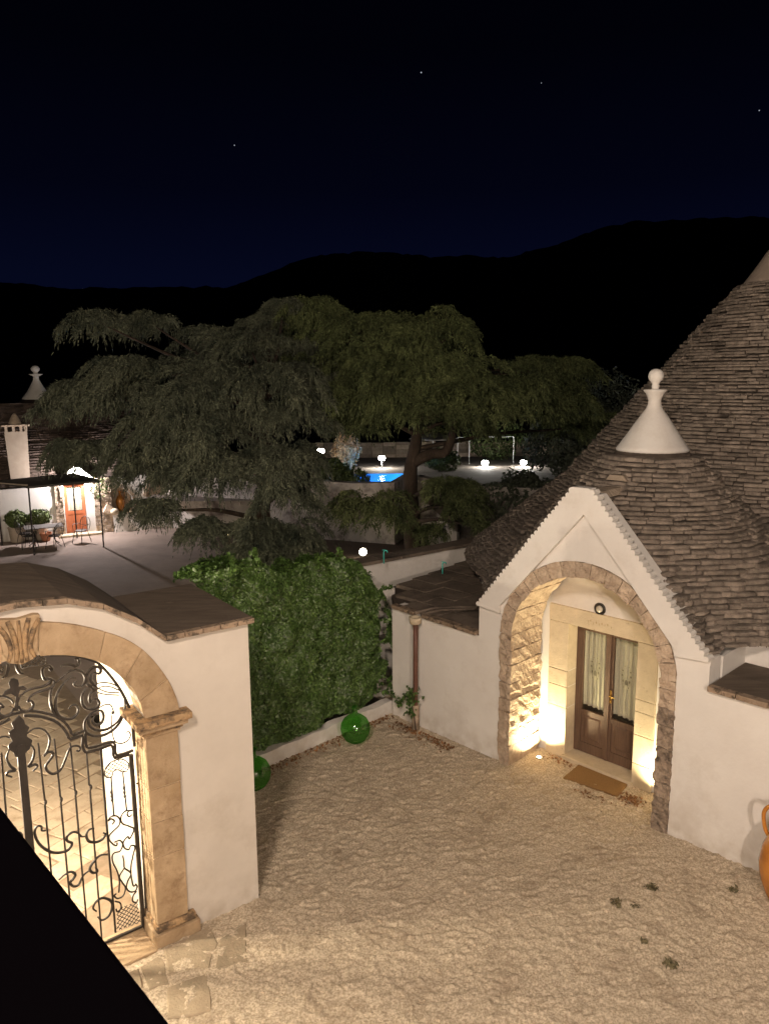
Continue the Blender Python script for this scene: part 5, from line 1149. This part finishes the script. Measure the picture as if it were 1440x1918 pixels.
# terrace around the pool (four sheets round the basin) and the basin itself
PX0, PX1, PY0, PY1 = -1.35, 1.35, 30.5, 35.6
for k, (x0, x1, y0, y1) in enumerate(((-9, 16, 27.9, PY0), (-9, PX0, PY0, PY1), (PX1, 16, PY0, PY1), (-9, 16, PY1, 46))):
    sheet('pool_terrace', [(x0, y0), (x1, y0), (x1, y1), (x0, y1)], ZT, M['terrace2'] if 'terrace2' in M else M.setdefault('terrace2', mat('pool_paving', (.17, .145, .12), (.25, .21, .18), 1.5, .9, .2, 10)))
basin = MB(); zb = ZT - 1.1
basin.add([(PX0, PY0, zb), (PX1, PY0, zb), (PX1, PY1, zb), (PX0, PY1, zb), (PX0, PY0, ZT), (PX1, PY0, ZT), (PX1, PY1, ZT), (PX0, PY1, ZT)], [(0, 1, 2, 3), (0, 4, 5, 1), (1, 5, 6, 2), (2, 6, 7, 3), (3, 7, 4, 0)])
pool = thing('swimming_pool', 'bright blue lit swimming pool glimpsed between the cedar branches', 'pool', (0, 33, zb))
basin.build('basin', M['pooltile'], pool, recalc=False)
xs = np.linspace(PX0 + .002, PX1 - .002, 40); ys = np.linspace(PY0 + .002, PY1 - .002, 60); X, Y = np.meshgrid(xs, ys); Zw = ZT - .07 + vnoise(X, Y, 71, .35) * .02
n = len(xs); i = np.arange(len(ys) - 1)[:, None] * n + np.arange(n - 1)[None]; np_mesh('water', np.stack([X.ravel(), Y.ravel(), Zw.ravel()], 1), np.stack([i, i + 1, i + n + 1, i + n], -1).reshape(-1, 4), M['water'], pool, smooth=True)
lamp('pool_light', (-.6, 33.5, ZT - .6), 75, (.55, .85, 1), .1); lamp('pool_light', (.9, 34.6, ZT - .6), 75, (.55, .85, 1), .1)
bwl = thing('low_stone_wall', 'low rubble wall lit at the back of the pool terrace', 'wall', (3, 43, ZT))
x = -4.5
while x < 10.5:
    w = random.uniform(.35, .75); z = ZT
    for k in range(4):
        h = random.uniform(.17, .24); MB().box(W0, x + random.uniform(0, .05), x + w - .01, 43, 43.35 + random.uniform(-.03, .03), z, z + h - .01).build('stone', M['rubble'], bwl); z += h
    x += w
MB().box(W0, -4.5, 10.6, 43.05, 43.3, ZT, ZT + .82).build('core', M['joint'], bwl)
BULB = emit('pool_bulb', (1, .97, .9), 60)
pls = [((-2.72, 33.0, 2.62), 1.32, 'leftmost pool lamp on a post beside the tall reeds', 300), ((-.11, 38.0, 1.78), .48, 'low pool lamp just beyond the blue water, left of the cedar trunk', 260), ((5.0, 38.0, 1.50), .20, 'pool lamp at ground level right of the cedar trunk', 260), ((6.91, 38.0, 1.50), .20, 'rightmost bright pool lamp seen above the trullo roof slope', 260)]
for (x, y, z), h, lab, pwr in pls:
    t = thing('pool_lamp', lab, 'lamp', (x, y, z - h), 'garden lamps round the pool')
    MB().tube([(x, y, z - h), (x, y, z - .09)], .03, 8).build('post', M['white_metal'], t)
    MB().lathe([(.02, -.10), (.12, -.10), (.17, 0), (.12, .10), (.02, .10)], (x, y, z), 16).build('globe', BULB, t, smooth=True)
    lamp('pool_lamp_light', (x, y - .15, z + .05), pwr, (1, .95, .86), .06)
GB = emit('globe_glow', (1, .93, .75), 9); GO_ = emit('globe_glow_warm', (1, .62, .28), 3)
for (x, y, z), r_, mt, lab, pw_ in (((-.70, 24.1, .20), .125, GB, 'white glowing globe light beside the path beyond the ivy', 9), ((-4.45, 21.6, 1.36), .085, emit('globe_glow_yellow', (1, .82, .40), 3), 'yellowish glowing globe light on a short post under the left cedar', 9), ((-2.60, 23.4, .55), .11, GO_, 'dim orange globe light glimpsed through the left cedar', 3)):
    t = thing('globe_light', lab, 'garden light', (x, y, 0), 'globe lights along the path')
    MB().lathe([(.06, 0), (.07, .02), (.05, z - r_ + .01)], (x, y, 0), 12).build('base', M['iron'], t)
    MB().lathe([(.02 * r_ / .12, -r_)] + [(r_ * math.sin(R(a)), -r_ * math.cos(R(a))) for a in range(15, 180, 15)] + [(.01, r_)], (x, y, z), 20).build('globe', mt, t, smooth=True)
    lamp('globe_light_glow', (x, y - .22, z + .1), pw_, (1, .75, .45), .05)
# parasol, metal frame, reeds, shrubs beyond
ps = thing('parasol', 'closed-top pale parasol beyond the pool behind the cedar limb', 'parasol', (2.6, 40, ZT))
MB().lathe([(1.25, 0), (1.2, .04), (.6, .22), (.05, .36)], (2.55, 40, ZT + 1.25), 8).build('canopy', M['canvas'], ps); MB().tube([(2.55, 40, ZT), (2.55, 40, ZT + 1.6)], .03, 8).build('pole', M['white_metal'], ps)
sw = thing('metal_frame', 'slim white metal frame standing on the pool terrace', 'frame', (4.5, 39, ZT))
for x in (3.75, 4.35, 6.6): MB().tube([(x, 39.2, ZT), (x, 39.2, ZT + 1.38)], .014, 6).build('upright', M['white_metal'], sw)
MB().tube([(3.75, 39.2, ZT + 1.38), (6.6, 39.2, ZT + 1.38)], .009, 6).build('top_bar', M['white_metal'], sw)
foliage_blob('reed_clump', 'pale straw-coloured clump lit bright beside the pool lamp', 'reeds', (-1.75, 35.5, 2.35), .62, .5, .85, 1500, .10, M['reed'], 81)
for k, (c, rr_, sz, lab) in enumerate([((-2.0, 30.2, 1.95), (.8, .6, .6), .10, 'grassy green plant behind the retaining wall below the straw clump'), ((-1.2, 29.2, 1.85), (.7, .5, .45), .08, 'small green plant on the terrace edge left of the pool'),
        ((2.8, 36.5, 1.8), (.8, .6, .55), .09, 'low shrub by the terrace right of the trunk'), ((6.0, 41.5, 2.4), (1.6, .8, 1.2), .12, 'dark bush behind the right pool lamps')]):
    foliage_blob('shrub', lab, 'shrub', c, *rr_, 1500, sz, M['shrub'], 90 + k, 'shrubs round the pool')
for k, (c, rr_, lab) in enumerate([((7.4, 29.5, 3.3), (1.9, 1.6, 1.5), 'grey-leaved olive tree beyond the trullo roof slope'), ((9.6, 33.5, 3.5), (2.4, 1.8, 2.2), 'tall grey olive tree behind, partly hidden by the trullo cone'), ((4.9, 27.0, 1.2), (1.8, 1.0, 1.1), 'dark low tree in front of the retaining wall at right'), ((6.8, 25.5, 1.0), (1.5, 1.0, .9), 'low dark bush beside the trullo roof eaves')]):
    foliage_blob('olive_tree', lab, 'tree', c, *rr_, 7000, .10, M['olive'], 120 + k, 'dark trees right of the cedars', stem=0)
foliage_blob('shrub', 'dark low shrub at the foot of the left cedar', 'shrub', (-2.9, 21.6, .35), .9, .6, .45, 1500, .08, M['shrub'], 131, 'shrubs round the pool')

# ================================================================== CEDARS
PADS = json.loads('''{"R":[[-1.96,25,7.83,0.78],[-1.33,25.5,7.11,1.77],[0.05,25,7.16,2.08],[1.38,24.5,7.04,1.11],[2.24,24,7.11,0.57],[-1.7,26,7.49,1.26],[-2.7,25.5,7.55,0.53],[-0.3,24.5,5.99,2.21],[1.76,23,5.8,1.76],[3.62,25,5.96,2.08],[4.99,25,5.87,1.21],[5.84,25,5.94,0.73],[-1.26,23.5,5.19,1.3],[0.68,23.5,5.18,1.47],[2.5,22.5,5.18,1.56],[3.82,23,5.24,1.6],[5.47,24,4.96,1.08],[6.93,27,3.94,1.12],[-0.65,24.5,4.42,1.02],[2.44,25,4.28,0.95],[4.16,26,4.03,1.08],[-1.32,25,6.01,1.21],[-2.74,25.5,6.02,1.06],[-0.32,23,2.0,1.12],[-1.07,23.5,1.68,0.73],[0.32,22.5,1.67,0.86],[2.27,23,1.81,0.88],[1.94,23,2.39,0.64],[2.62,22.5,1.33,0.56],[1.33,23.5,0.89,0.62]],"L":[[-8.46,24,7.41,0.7],[-7.84,24,6.93,1.17],[-7.21,25,7.43,0.69],[-6.31,24,6.68,1.67],[-5.04,25,6.87,1.39],[-3.66,25,7.35,0.87],[-3.14,25,7.84,0.45],[-4.03,24,6.66,1.17],[-2.67,25,6.52,1.04],[-8.17,23,5.27,1.36],[-9.05,23,5.19,0.72],[-6.87,23,5.88,1.6],[-5.55,22,5.26,1.37],[-4.68,23,5.7,1.44],[-3.43,23,5.69,1.6],[-2.06,23.5,5.52,0.82],[-9.09,23,3.53,0.88],[-7.69,22.5,4.04,1.41],[-6.36,22,4.37,1.37],[-6.88,22.5,3.33,1.09],[-4.88,21.5,4.39,1.34],[-3.68,21.5,4.67,1.34],[-2.55,22,4.64,0.92],[-5.39,21.5,3.2,0.9],[-4.52,21,3.4,1.31],[-3.21,21,3.39,1.31],[-2.59,22,3.58,0.76],[-6.21,21,2.15,0.58],[-5.12,20.8,2.32,1.01],[-3.81,20.5,2.43,1.14],[-2.65,21,2.49,0.73],[-5.0,20.8,1.65,0.58],[-3.54,20.8,1.49,0.79],[-2.53,21,1.44,0.66],[-2.4,21,0.9,0.58],[-3.62,20.3,0.93,0.7],[-3.03,20.2,1.02,0.7]]}''')
def cedar(name_label, base, trunk, pads, mt, seed, droop, dens, spread):
    r = np.random.default_rng(seed); root = thing('cedar_tree', name_label, 'tree', (base[0], base[1], 0), 'big weeping cedars')
    mb = MB(); mb.tube(spline(trunk, 5), [.30 - .22 * i / (len(trunk) * 5 - 5) for i in range(len(trunk) * 5 - 4)], 12)
    for v in mb.v: v += Vector((random.uniform(-.02, .02), random.uniform(-.02, .02), 0))
    mb.build('trunk', M['bark'], root, smooth=True)
    tp = [Vector(t) for t in spline(trunk, 5)]; VV = []; FF = []; nv = 0
    for (x, y, z, w) in pads:
        if r.random() < .16 and w > .8: continue
        c = Vector((x, y, z))
        att = min(tp, key=lambda p: abs(p.z - (z - .5)) * 1.5 + (p - c).length * .1); m1 = att.lerp(c, .45) + Vector((0, 0, .15 if z < 6 else -.45)); m2 = att.lerp(c, .8) + Vector((0, 0, .05 if z < 6 else -.25))
        b = MB(); sp_ = spline([att, m1, m2, c + (c - att) * .05], 4); b.tube(sp_, [.085 * (1 - .85 * i / (len(sp_) - 1)) for i in range(len(sp_))], 6); b.build('branch', M['bark'], root, smooth=True)
        outd = np.array([c.x - att.x, c.y - att.y]); outd = outd / (np.linalg.norm(outd) + 1e-6)
        low = z < 2.3 and base[0] > 0; nf = int((8 + 10 * w) * (.5 if low else 1));  oa = math.atan2(outd[1], outd[0])
        for _f in range(nf):
            az0 = oa + r.normal(0, 1.0); fd = np.array([math.cos(az0), math.sin(az0)]); fl = w * r.uniform(.6, 1.3) + .15
            st0 = np.array([x, y]) - outd * w * r.uniform(.0, .55) + r.normal(0, .18 * w + .05, 2); z0 = z + spread * r.uniform(-.02, .26)
            n = int(dens * (.12 if low else .20) * fl) + 10; t0 = r.random(n) ** .8; lat = r.normal(0, .08 + .05 * w, n) * (1.1 - .6 * t0); pr = np.array([-fd[1], fd[0]])
            cur = r.normal(0, .25)
            ox = st0[0] + fd[0] * fl * t0 + pr[0] * (lat + cur * t0 ** 2 * fl); oy = st0[1] + fd[1] * fl * t0 + pr[1] * (lat + cur * t0 ** 2 * fl)
            oz = z0 + fl * (.20 * np.sin(math.pi * np.minimum(t0 * 1.1, 1)) - .34 * t0 ** 2) - 1.6 * lat ** 2 + r.normal(0, .035, n)
            sg = np.sign(lat + 1e-6); d = fd[None] * r.uniform(.3, 1.0, n)[:, None] + pr[None] * (sg * r.uniform(.2, .9, n))[:, None]; d /= np.linalg.norm(d, axis=1)[:, None]
            L_ = r.uniform(.16, .40, n); dr = r.uniform(.5, 1.7, n) * droop * (.35 + .75 * t0)
            K = 8
            for k in range(K):
                t = (k + r.random(n)) / K
                px = ox + d[:, 0] * L_ * t * .75; py = oy + d[:, 1] * L_ * t * .75; pz = oz + .04 * t - dr * L_ * t * t * 1.2
                T_ = np.stack([d[:, 0] * .8, d[:, 1] * .8, .05 - 2.5 * dr * t], 1) + r.normal(0, .5, (n, 3)); T_ /= np.linalg.norm(T_, axis=1)[:, None]
                S = np.cross(T_, r.normal(size=(n, 3))); S /= np.linalg.norm(S, axis=1)[:, None] + 1e-9
                P0 = np.stack([px, py, pz], 1); ln = r.uniform(.06, .14, n)[:, None]; wd = r.uniform(.010, .022, n)[:, None]
                V_ = np.stack([P0 - S * wd, P0 + S * wd, P0 + T_ * ln], 1).reshape(-1, 3); VV.append(V_); FF.append(nv + np.arange(n * 3).reshape(-1, 3)); nv += n * 3
    V_ = np.concatenate(VV); F_ = np.concatenate(FF); print('cedar tris', len(F_))
    props(np_mesh('foliage', V_, F_, mt, root), kind='stuff')
cedar('right-hand cedar with flat olive-green tiers and thick visible trunk beside the pool', (.95, 25.3), [(.95, 25.3, -.05), (.9, 25.2, 1.2), (.85, 25.0, 2.6), (1.0, 25.0, 3.4), (1.1, 25, 4.6), (.6, 25, 5.8), (.0, 25.2, 7.4)], PADS['R'], M['cedar'], 31, .62, 430, 1.0)
cedar('left-hand broad cedar, greyish, its drooping boughs reaching the courtyard floor', (-3.6, 22.8), [(-3.6, 22.8, -.05), (-3.7, 22.9, 1.5), (-3.5, 23, 3.2), (-3.6, 23.2, 4.6), (-3.4, 23.6, 6.0)], PADS['L'], M['cedar_b'], 37, .78, 470, 1.0)
# the heavy forked limb of the right cedar
rt2 = [o for o in bpy.data.objects if o.name.startswith('cedar_tree')][0]
MB().tube(spline([(.95, 25.0, 3.0), (1.5, 24.9, 3.25), (2.0, 24.8, 3.35), (2.25, 24.8, 4.2), (2.1, 24.7, 5.0)], 5), [.21, .20, .19, .19, .18, .18, .17, .17, .16, .16, .15, .15, .14, .13, .13, .12, .12, .11, .10, .09, .08], 10).build('limb', M['bark'], rt2, smooth=True)

# ================================================================== STARS
for (x, y, z), r_, lab in (((34, 700, 258), .55, 'brightest star high in the sky right of centre'), ((-125, 700, 202), .42, 'small star low left in the sky'), ((320, 700, 226), .45, 'small star at the right picture edge'), ((135, 700, 249), .32, 'faint star between the brightest one and the right edge')):
    o = MB().lathe([(.05, -r_), (r_ * .7, -r_ * .7), (r_, 0), (r_ * .7, r_ * .7), (.05, r_)], (x, y, z), 8).build('star', M['star']); props(o, lab, 'star', 'stars')
print('tris', sum(len(o.data.polygons) for o in bpy.data.objects if o.type == 'MESH'), 'objects', len(bpy.data.objects))
